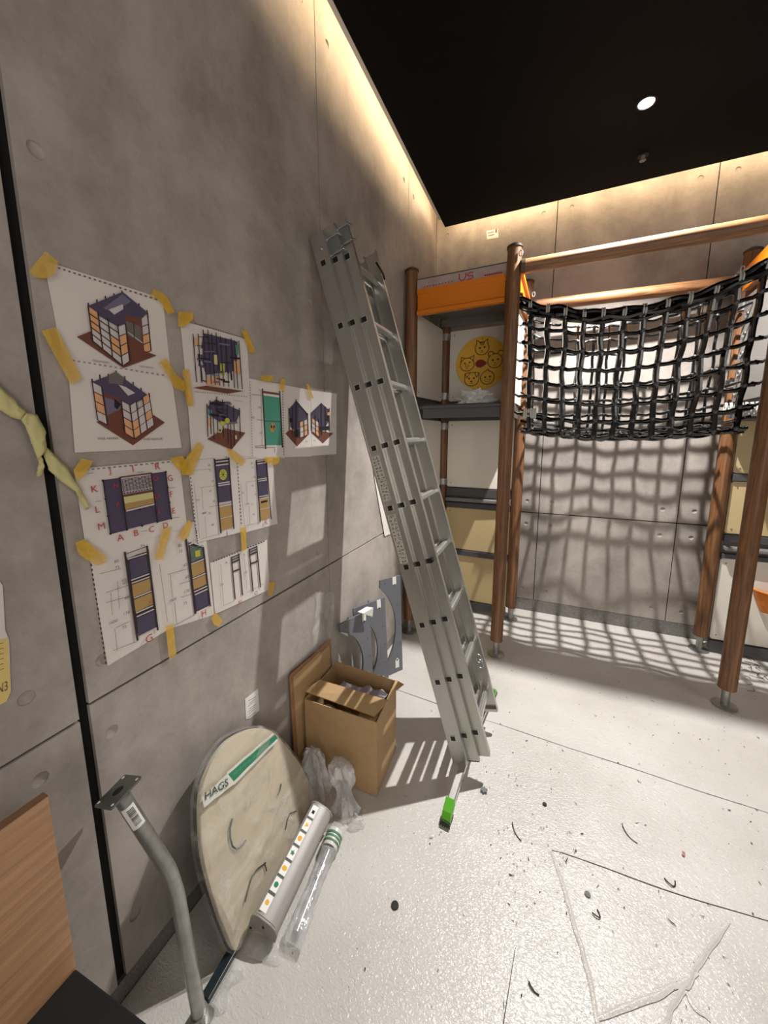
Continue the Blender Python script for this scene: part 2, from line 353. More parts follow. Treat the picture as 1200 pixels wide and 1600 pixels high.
sheet(lambda x: (s1(x)+0.0022, BY-0.002), 0.002, RX-0.01, 90, 40, -0.0012, 'white protective floor sheet under the net and wooden posts', 0.0012, 1)
sheet(lambda x: (FY+0.01, s1(x)-0.0022), 0.002, 1.1315, 60, 110, -0.0012, 'white protective floor sheet under the ladder and the wrapped disc', 0.0012, 2, False)
sheet(lambda x: (s2(x)+0.0024, s1(x)-0.0022), 1.1315, RX-0.01, 80, 30, -0.0012, 'white protective floor sheet between the two long seams', 0.0012, 2, False)
sh = sheet(lambda x: (FY+0.01, s2(x)-0.0024), 1.1315, RX-0.02, 110, 90, -0.0012, 'white protective floor sheet nearest the camera on the right', 0.0010, 5)
def fold(pts, wd, hgt, lab):
    ps = [onz(*p) for p in pts]; P = []
    for i in range(len(ps)-1):
        for k in range(6): P.append(ps[i].lerp(ps[i+1], k/6))
    P.append(ps[-1]); N_ = len(P); mb = MB(); vs_ = []
    for i, p in enumerate(P):
        t_ = (P[min(i+1, N_-1)]-P[max(i-1, 0)]).normalized(); s_ = V((-t_.y, t_.x, 0)); e_ = math.sin(PI*min(1, max(0, (i+0.01)/(N_-1))))**0.4
        q = p+s_*noise.noise(V((i*0.35, len(pts), 2)))*0.006
        for a, h in ((-1, 0), (-0.55, 0.35), (-0.1, 1), (0.25, 0.8), (0.5, 0.2), (1, 0)): vs_.append(q+s_*a*wd*(0.4+0.6*e_)+Z*(0.0012+h*hgt*e_))
    mb.add(vs_, [[i*6+k, i*6+k+1, (i+1)*6+k+1, (i+1)*6+k] for i in range(N_-1) for k in range(5)])
    tag(mb.build('sheet_wrinkle', FLEECE, sh, smooth=True), lab)
fold([(1140, 1440), (1110, 1480), (1078, 1530), (1050, 1575), (1035, 1620)], 0.007, 0.0035, 'sharp crease running down the right')
fold([(930, 1592), (985, 1570), (1040, 1548), (1090, 1520)], 0.010, 0.003, 'curved crease meeting the sharp one')
fold([(862, 1330), (885, 1400), (905, 1470), (925, 1540), (935, 1610)], 0.008, 0.0022, 'soft crease at the sheet edge')
fold([(1068, 1540), (1085, 1575), (1110, 1595)], 0.006, 0.002, 'short crease')
# cut slot in the sheet
mb = MB(); a, b_ = onz(805, 1480), onz(785, 1605); s_ = V((0.0016, 0, 0)); mb.add([a+Z*0.0008, a+s_+Z*0.0008, b_+s_*1.3+Z*0.0008, b_-s_*0.4+Z*0.0008], [[0, 1, 2, 3]])
mb.v = [(x, y, 0.0004) for x, y, z in mb.v]
k = len(mb.v); mb.v += [(x, y, -0.0018) for x, y, z in mb.v]; mb.f += [[0, 1, 5, 4], [1, 2, 6, 5], [2, 3, 7, 6], [3, 0, 4, 7]]; mb.mi += [0]*4
tag(mb.build('grey_filament', mat('dark_filament', (62, 60, 58), 0.7)), 'long thin dark strip lying along the floor at the bottom edge', 'strip')

# ------------------------------------------------------------------ debris
random.seed(21)
mb = MB(); DC = [mat('debris_dark', (48, 44, 40), 0.8), mat('debris_brown', (112, 88, 66), 0.8), mat('debris_grey', (120, 118, 118), 0.8), mat('debris_white', (224, 220, 214), 0.7)]
def chip(mb, x, y, s, z=0.0015):
    a = random.uniform(0, 6.28); n = random.choice((3, 4, 4, 5)); el = random.choice((1, 1, 2.2, 3.5)); pl = []
    for k in range(n): t = 2*PI*k/n+random.uniform(-.3, .3); r = s*random.uniform(.6, 1); q = (r*el*math.cos(t), r/el**0.5*math.sin(t)); pl.append((q[0]*math.cos(a)-q[1]*math.sin(a), q[0]*math.sin(a)+q[1]*math.cos(a)))
    mb.frame(V((x, y, z)), X, Y, Z, pl, 0, s*random.uniform(.2, .5), random.choice(DC[:3] if random.random() < .85 else DC))
for i in range(620):
    x = random.uniform(0.45, 2.9); y = random.uniform(0.75, 3.4)
    if x < 0.6 and y < 1.7: continue
    chip(mb, x, y, random.choice((0.0015, 0.0022, 0.0030, 0.0042)) * random.uniform(.7, 1.2))
for i in range(60): chip(mb, random.gauss(1.05, .12), random.gauss(1.36, .12), 0.0025)
tag(mb.build('floor_debris'), 'dark and brown sawdust chips scattered over the white floor', 'debris', kind='stuff')
def curl(px, ln, ang, bend, col, r, lab, z=0.003, cat='debris'):
    c = onz(*px); pts = [c+V((math.cos(ang+bend*(t-.5))*ln*(t-.5), math.sin(ang+bend*(t-.5))*ln*(t-.5), 0))+V((-math.sin(ang), math.cos(ang), 0))*bend*ln*((t-.5)**2-.12)+Z*(z+0.002*math.sin(t*6)) for t in [i/8 for i in range(9)]]
    mb = MB(); mb.tube(pts, r, 6, prof=[(.5, 1), (-.5, 1), (-.5, -1), (.5, -1)]); tag(mb.build('wood_shaving', col), lab, cat)
curl((805, 1300), 0.075, -1.0, .25, DC[0], 0.0014, 'thin dark shaving on the floor right of the green ladder foot')
curl((980, 1303), 0.080, -1.0, .35, DC[0], 0.0014, 'thin dark shaving further right, above the long seam')
curl((1050, 1383), 0.04, .2, 1.1, DC[0], 0.0019, 'bent dark shaving lying on the lower seam at the right')
curl((935, 1432), 0.030, .8, 1.3, DC[0], 0.0019, 'hooked dark shaving below the middle of the lower seam')
curl((833, 1547), 0.034, -.5, .3, DC[0], 0.0019, 'short dark shaving near the bottom edge beside the long thin strip')
curl((1068, 1335), 0.020, 1.2, .1, mat('pink_plug', (176, 120, 116), 0.6), 0.004, 'small pink plug lying on the floor above the lower seam')
for px, r, col, lab in (((617, 1415), 0.0135, DC[0], 'black round rubber disc on the floor right of the plastic bar'), ((918, 1398), 0.010, DC[2], 'dark grey pebble-like bit below the lower seam'), ((851, 1257), 0.009, BLK, 'small black plastic bit right of the ladder foot')):
    c = onz(*px); mb = MB(); mb.tube([c+Z*0.0005, c+Z*0.004], [r, r*.92], 14); mb.tube([c+Z*0.004, c+Z*0.005], [r*.55, r*.4], 10); tag(mb.build('rubber_disc' if r > .01 else 'plastic_bit', col), lab, 'debris')
c = onz(756, 1236); mb = MB(); mb.frame(c+Z*0.001, X, Y, Z, [(math.cos(t*PI/6)*(0.017 if t % 2 else 0.011), math.sin(t*PI/6)*(0.017 if t % 2 else 0.011)) for t in range(12)], 0, 0.008)
tag(mb.build('foam_scrap', mat('grey_foam', (120, 120, 126), 0.9)), 'star-shaped grey foam scrap beside the green ladder foot', 'debris')
mb = MB(); random.seed(4)
for k in range(26):
    c = onz(1170+random.gauss(0, 14), 1042+random.gauss(0, 16)); a = random.uniform(0, 6); l = random.uniform(.015, .05)
    mb.tube([c+Z*0.004, c+V((math.cos(a)*l, math.sin(a)*l, .006)), c+V((math.cos(a+.6)*l*1.7, math.sin(a+.6)*l*1.7, .003))], 0.0018, 5, random.choice(DC[:2]))
tag(mb.build('twig_litter'), 'tangle of dark fibres and shavings on the floor behind the right post', 'debris', kind='stuff')

# ------------------------------------------------------------------ playground frame
PR = 0.044
posts = {}
OCT = [(math.cos(PI/8+k*PI/4)*1.05, math.sin(PI/8+k*PI/4)*1.05) for k in range(8)]
def post(key, x, y, top, label):
    t = empty('wooden_post', (x, y, 0), label, 'post', 'larch posts of the play frame')
    if posts:
        src = posts['FL']
        for ch in list(src.children):
            c = ch.copy(); COL.objects.link(c); c.parent = t
            for g in ch.children: d = g.copy(); COL.objects.link(d); d.parent = c
    else:
        mb = MB(); mb.tube([(0, 0, 0.115), (0, 0, 2.775)], PR, 20, prof=[(math.cos(2*PI*k/20)*(1 if k not in (3, 13) else 0.9), math.sin(2*PI*k/20)*(1 if k not in (3, 13) else 0.9)) for k in range(20)]); o = mb.build('shaft', WOOD, smooth=True); o.parent = t
        mb = MB(); mb.tube([(0, 0, 2.770), (0, 0, 2.782), (0, 0, 2.80)], [PR*1.12, PR*1.12, PR*.45], 20); o = mb.build('cap', mat('cap_brown', (70, 52, 40), 0.5), smooth=True); o.parent = t
        mb = MB(); mb.tube([(0, 0, 0.006), (0, 0, 0.12)], 0.021, 14); o = mb.build('steel_shoe', STEEL, smooth=True); o.parent = t
        mb = MB(); mb.tube([(0, 0, 0.0015), (0, 0, 0.005), (0, 0, 0.012)], [0.062, 0.062, 0.03], 24); g = mb.build('base_plate', STEEL, smooth=True); g.parent = t
    posts[key] = t; return t
post('FL', 0.760, 2.640, 2.8, 'front wooden post left of the climbing net')
post('BL', 0.807, 3.243, 2.8, 'rear wooden post behind the left end of the climbing net')
post('FR', 2.085, 2.645, 2.8, 'front wooden post right of the climbing net')
post('BR', 2.160, 3.320, 2.8, 'rear wooden post behind the right end of the climbing net')
post('W', 0.056, 2.690, 2.8, 'wooden post beside the left wall behind the ladder')
post('BP', 0.155, 3.275, 2.8, 'wooden corner post behind the animal face disc')
post('RR', 2.860, 3.330, 2.8, 'far rear wooden post of the right-hand unit')
post('RF', 2.800, 2.650, 2.8, 'far front wooden post of the right-hand unit')
def beam(p, q, lab):
    p = V(p); q = V(q); t = empty('wooden_beam', (p+q)/2, lab, 'beam', 'round beams over the climbing net'); d = (q-p).normalized()
    mb = MB(); mb.tube([p+d*PR, q-d*PR], 0.041, 18); part(mb, 'pole', BEAMW, t, smooth=True)
    for s, e in ((1, p), (-1, q)):
        mb = MB(); c = e+d*s*(PR+0.012); mb.tube([c-d*s*0.008, c+d*s*0.014], 0.0445, 18); part(mb, 'end_bracket', mat('bracket', (96, 80, 66), 0.4, 0.6), t, smooth=True)
    return t
beam((0.760, 2.640, 2.655), (2.085, 2.645, 2.655), 'front round wooden beam above the net, brightly lit on top')
beam((0.807, 3.243, 2.600), (2.160, 3.320, 2.600), 'rear round wooden beam seen above the net')
# white rope rings at post tops
for (x, y, z, lab) in ((0.80, 2.60, 2.72, 'white rope loop on the front left post top'), (0.855, 3.20, 2.67, 'white rope loop on the rear left post'), (2.10, 3.265, 2.66, 'white rope loop on the rear right post')):
    mb = MB(); mb.tube([(x+0.010*math.cos(t*.7), y, z+0.018*math.sin(t*.7)) for t in range(10)], 0.0035, 6); tag(mb.build('rope_loop', WROPE, smooth=True), lab, 'rope')

def screw(par, p, n_, r=0.006, m_=STEEL):
    mb = MB(); p = V(p); n_ = V(n_); mb.tube([p, p+n_*0.004], [r, r*.7], 8); return sub(mb, 'screw', m_, par) if par.type == 'MESH' else part(mb, 'screw', m_, par)
def vpanel(name, par, a, b_, z0, z1, mt, th=0.012, screws=True, nrm=None):
    a = V(a); b_ = V(b_); d = (b_-a); L_ = d.length; d.normalize(); n_ = V((d.y, -d.x, 0))
    if nrm is not None and n_.dot(V(nrm)) < 0: n_ = -n_
    r = 0.012; mb = MB()
    pl = [(r, z0), (L_-r, z0), (L_, z0+r), (L_, z1-r), (L_-r, z1), (r, z1), (0, z1-r), (0, z0+r)]
    mb.frame(a, d, Z, n_, pl, -th/2, th/2); o = part(mb, name, mt, par)
    if screws:
        for s in (0.035, L_-0.035):
            for zz in (z0+0.035, z1-0.035):
                if z1-z0 > 0.3: screw(o, a+d*s+Z*zz+n_*th/2, n_)
    return o
def clamp(par, x, y, z):
    mb = MB(); mb.tube([(x, y, z-0.028), (x, y, z+0.028)], PR*1.13, 14); mb.box((x-0.055, y-0.02, z-0.02), (x+0.055, y+0.02, z+0.02)); part(mb, 'post_clamp', STEEL, par, smooth=False)
def deck(par, x0, x1, y0, y1, z0, z1, name='deck'):
    mb = MB(); i = PR+0.006
    xs = [(x0+i, y0-0.01), (x1-i, y0-0.01), (x1-i, y0+i), (x1+0.0, y0+i), (x1+0.0, y1-i), (x1-i, y1-i), (x1-i, y1+0.0), (x0+i, y1+0.0), (x0+i, y1-i), (x0, y1-i), (x0, y0+i), (x0+i, y0+i)]
    mb.frame(V((0, 0, 0)), X, Y, Z, xs, z1-0.02, z1)
    # folded skirt
    mb.box((x0+i, y0-0.018, z0), (x1-i, y0-0.008, z1-0.012)); mb.box((x0+i, y1-0.004, z0), (x1-i, y1+0.006, z1-0.02))
    mb.box((x0-0.004, y0+i, z0), (x0+0.006, y1-i, z1-0.02)); mb.box((x1-0.006, y0+i, z0), (x1+0.004, y1-i, z1-0.02))
    o = part(mb, name, DGREY if name == 'deck' else mat('deck_light_grey', (132, 129, 125), 0.5), par)
    if name == 'top_deck': return o
    mb = MB(); mb.tube([(x0+i, y0-0.028, z1-0.012), (x1-i, y0-0.028, z1-0.012)], 0.014, 12); part(mb, 'deck_edge_tube', DGREY, par, smooth=True); return o

# ---- left unit
lu = empty('play_tower', (0.45, 2.95, 0), 'left play tower with animal face disc and orange top board', 'play tower')
yb = 3.262
def bl(z0, z1, m_, nm='panel', **k): return vpanel(nm, lu, (0.205, yb, 0), (0.762, yb-0.016, 0), z0, z1, m_, nrm=(0, -1, 0), **k)
bl(1.905, 2.485, WHITEP, 'white_panel'); bl(1.155, 1.735, WHITEP, 'white_panel')
bl(0.585, 0.965, TAN, 'tan_panel'); bl(0.105, 0.525, TAN, 'tan_panel')
def bar(x0, y0, x1, y1, z0, z1, par, m_=DGREY, nm='cross_rail', dp=0.02):
    a = V((x0, y0, 0)); b_ = V((x1, y1, 0)); d = (b_-a).normalized(); n_ = V((-d.y, d.x, 0)); mb = MB()
    mb.frame(a, d, Z, n_, [(0, z0), ((b_-a).length, z0), ((b_-a).length, z1), (0, z1)], -dp, dp); return part(mb, nm, m_, par, bevel=0.003)
bar(0.205, yb, 0.762, yb-0.016, 0.530, 0.578, lu); bar(0.205, yb, 0.762, yb-0.016, 0.035, 0.095, lu); bar(0.205, yb, 0.762, yb-0.016, 1.072, 1.148, lu, nm='shelf_rail')
bar(0.205, yb, 0.762, yb-0.016, 0.968, 1.015, lu, nm='shelf_rail')
mb = MB(); mb.box((0.205, 3.205, 1.030), (0.762, 3.262, 1.062)); part(mb, 'shelf_ledge', mat('ledge_grey', (120, 118, 116), 0.4), lu, bevel=0.008)
# side wall towards the left wall
for z0, z1, m_, nm in ((1.905, 2.50, WHITEP, 'white_panel'), (1.155, 1.735, WHITEP, 'white_panel'), (0.585, 1.10, TAN, 'tan_panel'), (0.105, 0.525, TAN, 'tan_panel')):
    vpanel(nm, lu, (0.075, 2.740, 0), (0.140, 3.228, 0), z0, z1, m_, nrm=(1, 0, 0))
bar(0.075, 2.74, 0.140, 3.228, 1.10, 1.15, lu, nm='cross_rail')
deck(lu, 0.115, 0.790, 2.668, 3.225, 1.735, 1.828)
deck(lu, 0.115, 0.790, 2.690, 3.225, 2.515, 2.600, 'top_deck')
for x, y in ((0.155, 3.275),):
    for z in (2.44, 1.95, 1.69, 1.20, 2.55): clamp(lu, x, y, z)
# side panel towards the net: white with rope eyelets
sp = vpanel('eyelet_panel', lu, (0.772, 2.700, 0), (0.800, 3.185, 0), 1.84, 2.48, WHITEP, nrm=(1, 0, 0), screws=False)
for z in (1.90, 2.02, 2.14, 2.26, 2.38):
    for yy in (2.76, 3.12):
        mb = MB(); c = V((0.782, yy, z)); mb.tube([c+V((0.004+.0, 0.016*math.cos(t*PI/5), 0.016*math.sin(t*PI/5))) for t in range(11)], 0.0045, 6); part(mb, 'eyelet', CHROME, lu, smooth=True)
# orange boards (front and towards the net)
def orange(par, a, b_, z0, z1):
    a = V(a); b_ = V(b_); d = (b_-a).normalized(); n_ = V((d.y, -d.x, 0)); L_ = (b_-a).length; H = z1-z0
    pr = [(-0.02, 0), (0.02, 0), (0.02, 0.028), (0.004, 0.036), (0.004, H-0.036), (0.02, H-0.028), (0.02, H), (-0.02, H)]
    mb = MB(); mb.frame(a+Z*z0, n_, Z, d, pr, 0, L_); return part(mb, 'orange_board', ORANGE, par, bevel=0.003)
orange(lu, (0.108, 2.672, 0), (0.712, 2.650, 0), 2.462, 2.632)
orange(lu, (0.800, 2.690, 0), (0.815, 3.195, 0), 2.490, 2.640)
# loose grey board with red writing on the top
t = empty('wrapped_board', (0.42, 2.66, 2.632), 'grey board in lilac protective film with red letters on the tower top', 'board')
mb = MB(); a = V((0.106, 2.668, 2.6335)); mb.frame(a, V((1, -0.03, 0)), Y, Z, [(0, 0), (0.612, 0), (0.612, 0.02), (0, 0.02)], 0, 0.066); part(mb, 'board', mat('lilac_film', (176, 160, 158), 0.35, var=0.12, vscale=20), t)
mb = MB(); mb.frame(a+Z*0.066, V((1, -0.03, 0)), Y, Z, [(0, -0.003), (0.612, -0.003), (0.612, 0.023), (0, 0.023)], 0, 0.006); part(mb, 'dark_edge', DGREY, t)
rd = MB()
def strokes(mb, pts, o, ax, ay, n_, wd, off=0.0015, mt=None):
    for i in range(len(pts)-1):
        p = o+ax*pts[i][0]+ay*pts[i][1]; q = o+ax*pts[i+1][0]+ay*pts[i+1][1]; d = (q-p)
        if d.length < 1e-6: continue
        d.normalize(); s_ = n_.cross(d).normalized()*wd/2; e_ = d*wd*.3
        mb.add([p-e_+s_+n_*off, q+e_+s_+n_*off, q+e_-s_+n_*off, p-e_-s_+n_*off], [[0, 1, 2, 3]], mt)
def big(pts, x0, s): strokes(rd, [(x0+p[0]*s, 0.009+p[1]*s) for p in pts], a, V((1, -0.03, 0)), Z, V((-0.03, -1, 0)), 0.006)
big([(0, 1), (0.05, .3), (.35, 0), (.8, .1), (1, .45), (1, 1)], 0.30, 0.045); big([(1, 1), (.4, 1), (0, .75), (.3, .5), (.9, .5), (1, .2), (.6, 0), (0, 0)], 0.355, 0.040)
for k in range(9): big([(0, .2), (.3, .8), (.6, .2)], 0.47+k*0.013, 0.012)
for k in range(10): big([(0, .2), (.5, .6)], 0.05+k*0.022, 0.012)
part(rd, 'red_writing', mat('red_ink', (176, 36, 30), 0.6), t)
# animal face disc
c0 = V((0.478, 3.247, 2.203)); RD = 0.213
t = empty('animal_face_disc', c0, 'round yellow play disc with five engraved animal faces and red lips', 'play panel')
mb = MB(); mb.tube([c0+Y*0.0, c0-Y*0.010], RD, 56); part(mb, 'disc', YEL, t, bevel=0.002)
K = RD/236.0; o_ = c0-Y*0.010
def fp(pts, wd=0.0058, closed=False):
    pts = [((x-700)*K, -(y-967)*K) for x, y in pts]
    if closed: pts = pts+[pts[0]]
    strokes(LN, pts, o_, X, Z, -Y, wd, 0.0012)
def circ(cx, cy, rx, ry, a0=0, a1=360, n=24): return [(cx+rx*math.cos(math.radians(a0+(a1-a0)*i/n)), cy+ry*math.sin(math.radians(a0+(a1-a0)*i/n))) for i in range(n+1)]
def dot(cx, cy, r, ry=None, mbb=None):
    mbb = mbb or LN; n = 14; mbb.add([o_+X*((x-700)*K)+Z*(-(y-967)*K)-Y*0.0014 for x, y in circ(cx, cy, r, ry or r, 0, 360, n)[:-1]], [list(range(n))])
def face(nm, draw):
    global LN; LN = MB(); draw(); part(LN, nm, BRN, t)
def cat():
    fp(circ(700, 835, 62, 58, -38, 218)); fp([(650, 800), (652, 762), (680, 782)]); fp([(720, 780), (748, 760), (750, 800)]); fp(circ(700, 800, 26, 20, 210, 330, 8))
    fp([(700, 785), (700, 812)]); fp([(686, 785), (688, 808)]); fp([(714, 785), (712, 808)]); dot(680, 832, 9); dot(722, 828, 9); dot(700, 856, 6, 4); fp(circ(692, 864, 8, 7, 0, 150, 6), .003); fp(circ(708, 864, 8, 7, 30, 180, 6), .003)
def pig():
    fp(circ(569, 970, 64, 58, -50, 230)); fp([(510, 945), (515, 898), (545, 912)]); fp([(595, 908), (630, 892), (624, 945)]); fp(circ(569, 925, 40, 14, 200, 340, 8)); dot(549, 958, 8); dot(592, 952, 8); fp(circ(568, 980, 17, 11), .003, True); dot(562, 980, 3); dot(575, 980, 3); fp(circ(568, 998, 12, 6, 0, 180, 6), .003)
def bear():
    fp(circ(820, 955, 64, 62, -55, 235)); fp(circ(782, 895, 24, 24, 120, 350, 14)); fp(circ(868, 892, 24, 24, 190, 420, 14)); fp(circ(822, 905, 32, 12, 200, 340, 8)); dot(800, 948, 9); dot(845, 944, 9); dot(822, 974, 7, 5); fp(circ(822, 984, 16, 12, 20, 160, 8), .003)
def dog():
    fp(circ(615, 1105, 66, 60, 10, 170)); fp([(549, 1110), (552, 1050), (600, 1044), (640, 1044), (682, 1050), (681, 1110)]); fp([(600, 1046), (570, 1090), (552, 1052)]); fp([(640, 1046), (660, 1090), (682, 1052)]); dot(592, 1098, 9); dot(636, 1096, 9); dot(613, 1124, 11, 7); fp(circ(603, 1134, 10, 10, 0, 150, 6), .003); fp(circ(624, 1134, 10, 10, 30, 180, 6), .003)
def chick():
    fp(circ(757, 1098, 62, 60, -70, 250)); fp([(740, 1042), (748, 1032), (762, 1026), (768, 1040), (782, 1044)]); dot(738, 1094, 9); dot(780, 1091, 9); fp([(728, 1122), (745, 1112), (760, 1116), (775, 1110), (792, 1120), (775, 1134), (745, 1134)], .003, True)
face('cat_face', cat); face('pig_face', pig); face('bear_face', bear); face('dog_face', dog); face('chick_face', chick)
mb = MB(); mb.add([o_+X*((x-700)*K)+Z*(-(y-967)*K)-Y*0.003 for x, y in [(645, 960), (662, 940), (690, 934), (718, 942), (750, 968), (722, 994), (692, 1006), (660, 998), (646, 980)]], [list(range(9))]); k_ = len(mb.v)
mb.v += [(x, y+0.003, z) for x, y, z in mb.v]; mb.f += [[i, (i+1) % 9, 9+(i+1) % 9, 9+i] for i in range(9)]; mb.mi += [0]*9
part(mb, 'red_lips', RED, t)
for q in ((700, 750), (490, 984), (680, 1186), (905, 960)): screw(t, o_+X*((q[0]-700)*K)+Z*(-(q[1]-967)*K), (0, -1, 0), 0.004, BRN)

# crumpled bags on the middle decks
def blob(name, c, rx, ry, rz, seed, mt, lab, cat_, n=3, spike=0.5, floorz=None):
    bmh = bmesh.new(); bmesh.ops.create_icosphere(bmh, subdivisions=n, radius=1)
    for v_ in bmh.verts:
        d = v_.co.normalized(); k = 1+spike*noise.noise(d*1.9+V((seed, 0, 0)))+spike*.55*abs(noise.noise(d*4.7+V((0, seed, 0))))-.12*spike*abs(noise.noise(d*11+V((0, 0, seed))))
        v_.co = V((d.x*rx*k, d.y*ry*k, d.z*rz*k))+V(c)
        if floorz is not None and v_.co.z < floorz: v_.co.z = floorz+0.001*random.random()
    me = bpy.data.meshes.new(name); bmh.to_mesh(me); bmh.free(); me.materials.append(mt); o = bpy.data.objects.new(name, me); COL.objects.link(o)
    return tag(o, lab, cat_) if lab else o
SILV = mat('crumpled_white_film', (226, 226, 226), 0.2, bump=0.6, bscale=40)
blob('plastic_bag', (0.49, 2.86, 1.862), 0.12, 0.06, 0.060, 3.1, SILV, 'crumpled white plastic on the deck below the animal disc', 'plastic bag', 4, .9, 1.829)
def rope_bundle(x0, x1, y, z, k, lab, par=None):
    mb = MB(); 
    for i in range(k):
        x = x0+(x1-x0)*i/(k-1); mb.tube([(x+0.004, y+0.014*math.cos(a_*.65), z+0.032*math.sin(a_*.65)) for a_ in range(11)], 0.0065, 6)
    tag(mb.build('net_shackle_bundle', WROPE, smooth=True), lab, 'shackles')
rope_bundle(0.86, 0.93, 2.70, 1.755, 6, 'bundle of white shackles at the lower left end of the net')
rope_bundle(1.95, 2.11, 2.80, 1.755, 8, 'row of white shackles at the lower right end of the net')

# ---- right unit
ru = empty('play_tower', (2.5, 3.0, 0), 'right play tower behind the right wooden post with orange side board', 'play tower')
yr = 3.322
def br(z0, z1, m_, nm): return vpanel(nm, ru, (2.212, yr, 0), (2.812, yr+0.008, 0), z0, z1, m_, nrm=(0, -1, 0))
br(0.105, 0.728, WHITEP, 'white_panel'); br(0.915, 1.285, TAN, 'tan_panel'); br(1.345, 1.70, TAN, 'tan_panel'); br(1.86, 2.48, WHITEP, 'white_panel')
bar(2.212, yr, 2.812, yr+0.008, 1.290, 1.338, ru); bar(2.212, yr, 2.812, yr+0.008, 0.732, 0.765, ru, nm='shelf_rail'); bar(2.212, yr, 2.812, yr+0.008, 0.855, 0.905, ru, nm='shelf_rail')
mb = MB(); mb.box((2.212, 3.265, 0.795), (2.812, 3.320, 0.825)); part(mb, 'shelf_ledge', mat('ledge_grey', (120, 118, 116), 0.4), ru, bevel=0.008)
bar(2.212, yr, 2.812, yr+0.008, 0.03, 0.095, ru)
deck(ru, 2.115, 2.845, 2.665, 3.290, 1.715, 1.800); deck(ru, 2.115, 2.845, 2.680, 3.290, 2.515, 2.60, 'top_deck')
for zz in (0.35, 0.42): screw(ru, (2.345, yr-0.006, zz), (0, -1, 0), 0.008)
for z in (2.44, 1.95): clamp(ru, 2.160, 3.320, z)
GP = mat('grey_side_panel', (112, 109, 105), 0.4)
vpanel('eyelet_panel', ru, (2.104, 2.705, 0), (2.140, 3.262, 0), 1.82, 2.48, GP, nrm=(-1, 0, 0), screws=False)
for z in (1.88, 2.0, 2.12, 2.24, 2.36, 2.44):
    for yy, xx in ((2.76, 2.098), (3.20, 2.127)):
        mb = MB(); c = V((xx, yy, z)); mb.tube([c+V((0, 0.019*math.cos(t_*PI/5), 0.019*math.sin(t_*PI/5))) for t_ in range(11)], 0.005, 6); part(mb, 'eyelet', CHROME, ru, smooth=True)
orange(ru, (2.088, 2.705, 0), (2.130, 3.262, 0), 2.52, 2.66)
# orange cup on the lower white panel
t = empty('orange_play_cup', (2.535, 3.28, 0.5), 'orange half-round play cup on the lower white panel at the right', 'play cup')
mb = MB(); cx_, cy_, n = 2.50, yr-0.008, 18; rings = []
for rr, zz in ((0.085, 0.53), (0.085, 0.515), (0.06, 0.43), (0.03, 0.37)): rings.append([(cx_+rr*math.cos(PI+PI*k/n), cy_+rr*1.1*math.sin(PI+PI*k/n), zz) for k in range(n+1)])
mb.add([q for g in rings for q in g], [[g*(n+1)+k, g*(n+1)+k+1, (g+1)*(n+1)+k+1, (g+1)*(n+1)+k] for g in range(3) for k in range(n)]+[[3*(n+1)+k for k in range(n+1)]])
o = part(mb, 'cup', ORANGE, t); sm = o.modifiers.new('solid', 'SOLIDIFY'); sm.thickness = 0.005
mb = MB(); mb.tube([(cx_+0.092*math.cos(PI+PI*k/n), cy_+0.1*math.sin(PI+PI*k/n), 0.533) for k in range(n+1)], 0.007, 8); part(mb, 'rim', ORANGE, t, smooth=True)
for k in range(5):
    t = blob('plastic_bag', (2.22+.0*k, 2.80, 1.83), 0.05, 0.04, 0.03, 9.0, SILV, 'crumpled film on the right deck beside the shackles', 'plastic bag', 3, .8, 1.802) if k == 0 else None

# ------------------------------------------------------------------ climbing net
t = empty('climbing_net', (1.45, 2.95, 1.6), 'black rope climbing net slung as a trough between the wooden posts', 'climbing net')
XL, XR = 0.835, 2.035
NX = 12
def netpt(u, s):
    """u 0..1 across, s 0..1 round the trough: front top, front bottom, rear bottom, rear top"""
    sag = 4*u*(1-u)
    zt = 2.445+0.035*u-0.145*sag-0.0*u
    zb = 1.640-0.045*sag-0.03*u*(1-u)
    zt2 = 2.50-0.11*sag; zb2 = 1.675-0.03*sag
    x = XL+(XR-XL)*u
    if s < 0.40:
        k = s/0.40; y = 2.672+0.035*math.sin(k*PI)*0.5+0.02*k; z = zt+(zb-zt)*k; inn = k**1.3*0.045*(1-0.3)
    elif s < 0.66:
        k = (s-0.40)/0.26; y = 2.692+(3.185-2.692)*k; z = zb+(zb2-zb)*k-0.02*math.sin(k*PI); inn = 0.035
    else:
        k = (s-0.66)/0.34; y = 3.185+0.035*k; z = zb2+(zt2-zb2)*k; inn = 0.035*(1-k)
    x += (0.5-u)*2*inn
    jit = V((noise.noise(V((u*7, s*13, 1)))*0.012, noise.noise(V((u*6, s*9, 5)))*0.018, noise.noise(V((u*8, s*11, 9)))*0.010))
    return V((x, y, z))+jit
rows = [0.0, 0.058, 0.114, 0.171, 0.228, 0.285, 0.342, 0.395, 0.45, 0.505, 0.56, 0.615, 0.66, 0.71, 0.76, 0.81, 0.86, 0.91, 0.955, 1.0]
us = [(i+0.35)/(NX-0.3) for i in range(NX)]
def wav(p, a, b): return p+V((0, 0, noise.noise(V((a*40, b*30, 3)))*0.005))
for j, s in enumerate(rows):
    pts = [wav(netpt(-0.012+1.024*k/60, s), k/60, s)-Z*0.010*abs(math.sin(PI*((k/60)*(NX-.3)-0.35))) for k in range(61)]
    mb = MB(); mb.tube(pts, 0.0115 if s < .4 else 0.0095, 8); part(mb, 'horizontal_rope', ROPE, t, smooth=True)
for i, u in enumerate(us):
    pts = [netpt(u, k/90)+V((noise.noise(V((k*.22, i, 0)))*0.006, 0, 0)) for k in range(91)]
    rad = [0.0165 if k < 37 else 0.010 for k in range(91)]
    mb = MB(); mb.tube(pts, rad, 8); part(mb, 'vertical_rope', ROPE, t, smooth=True)
mb = MB()
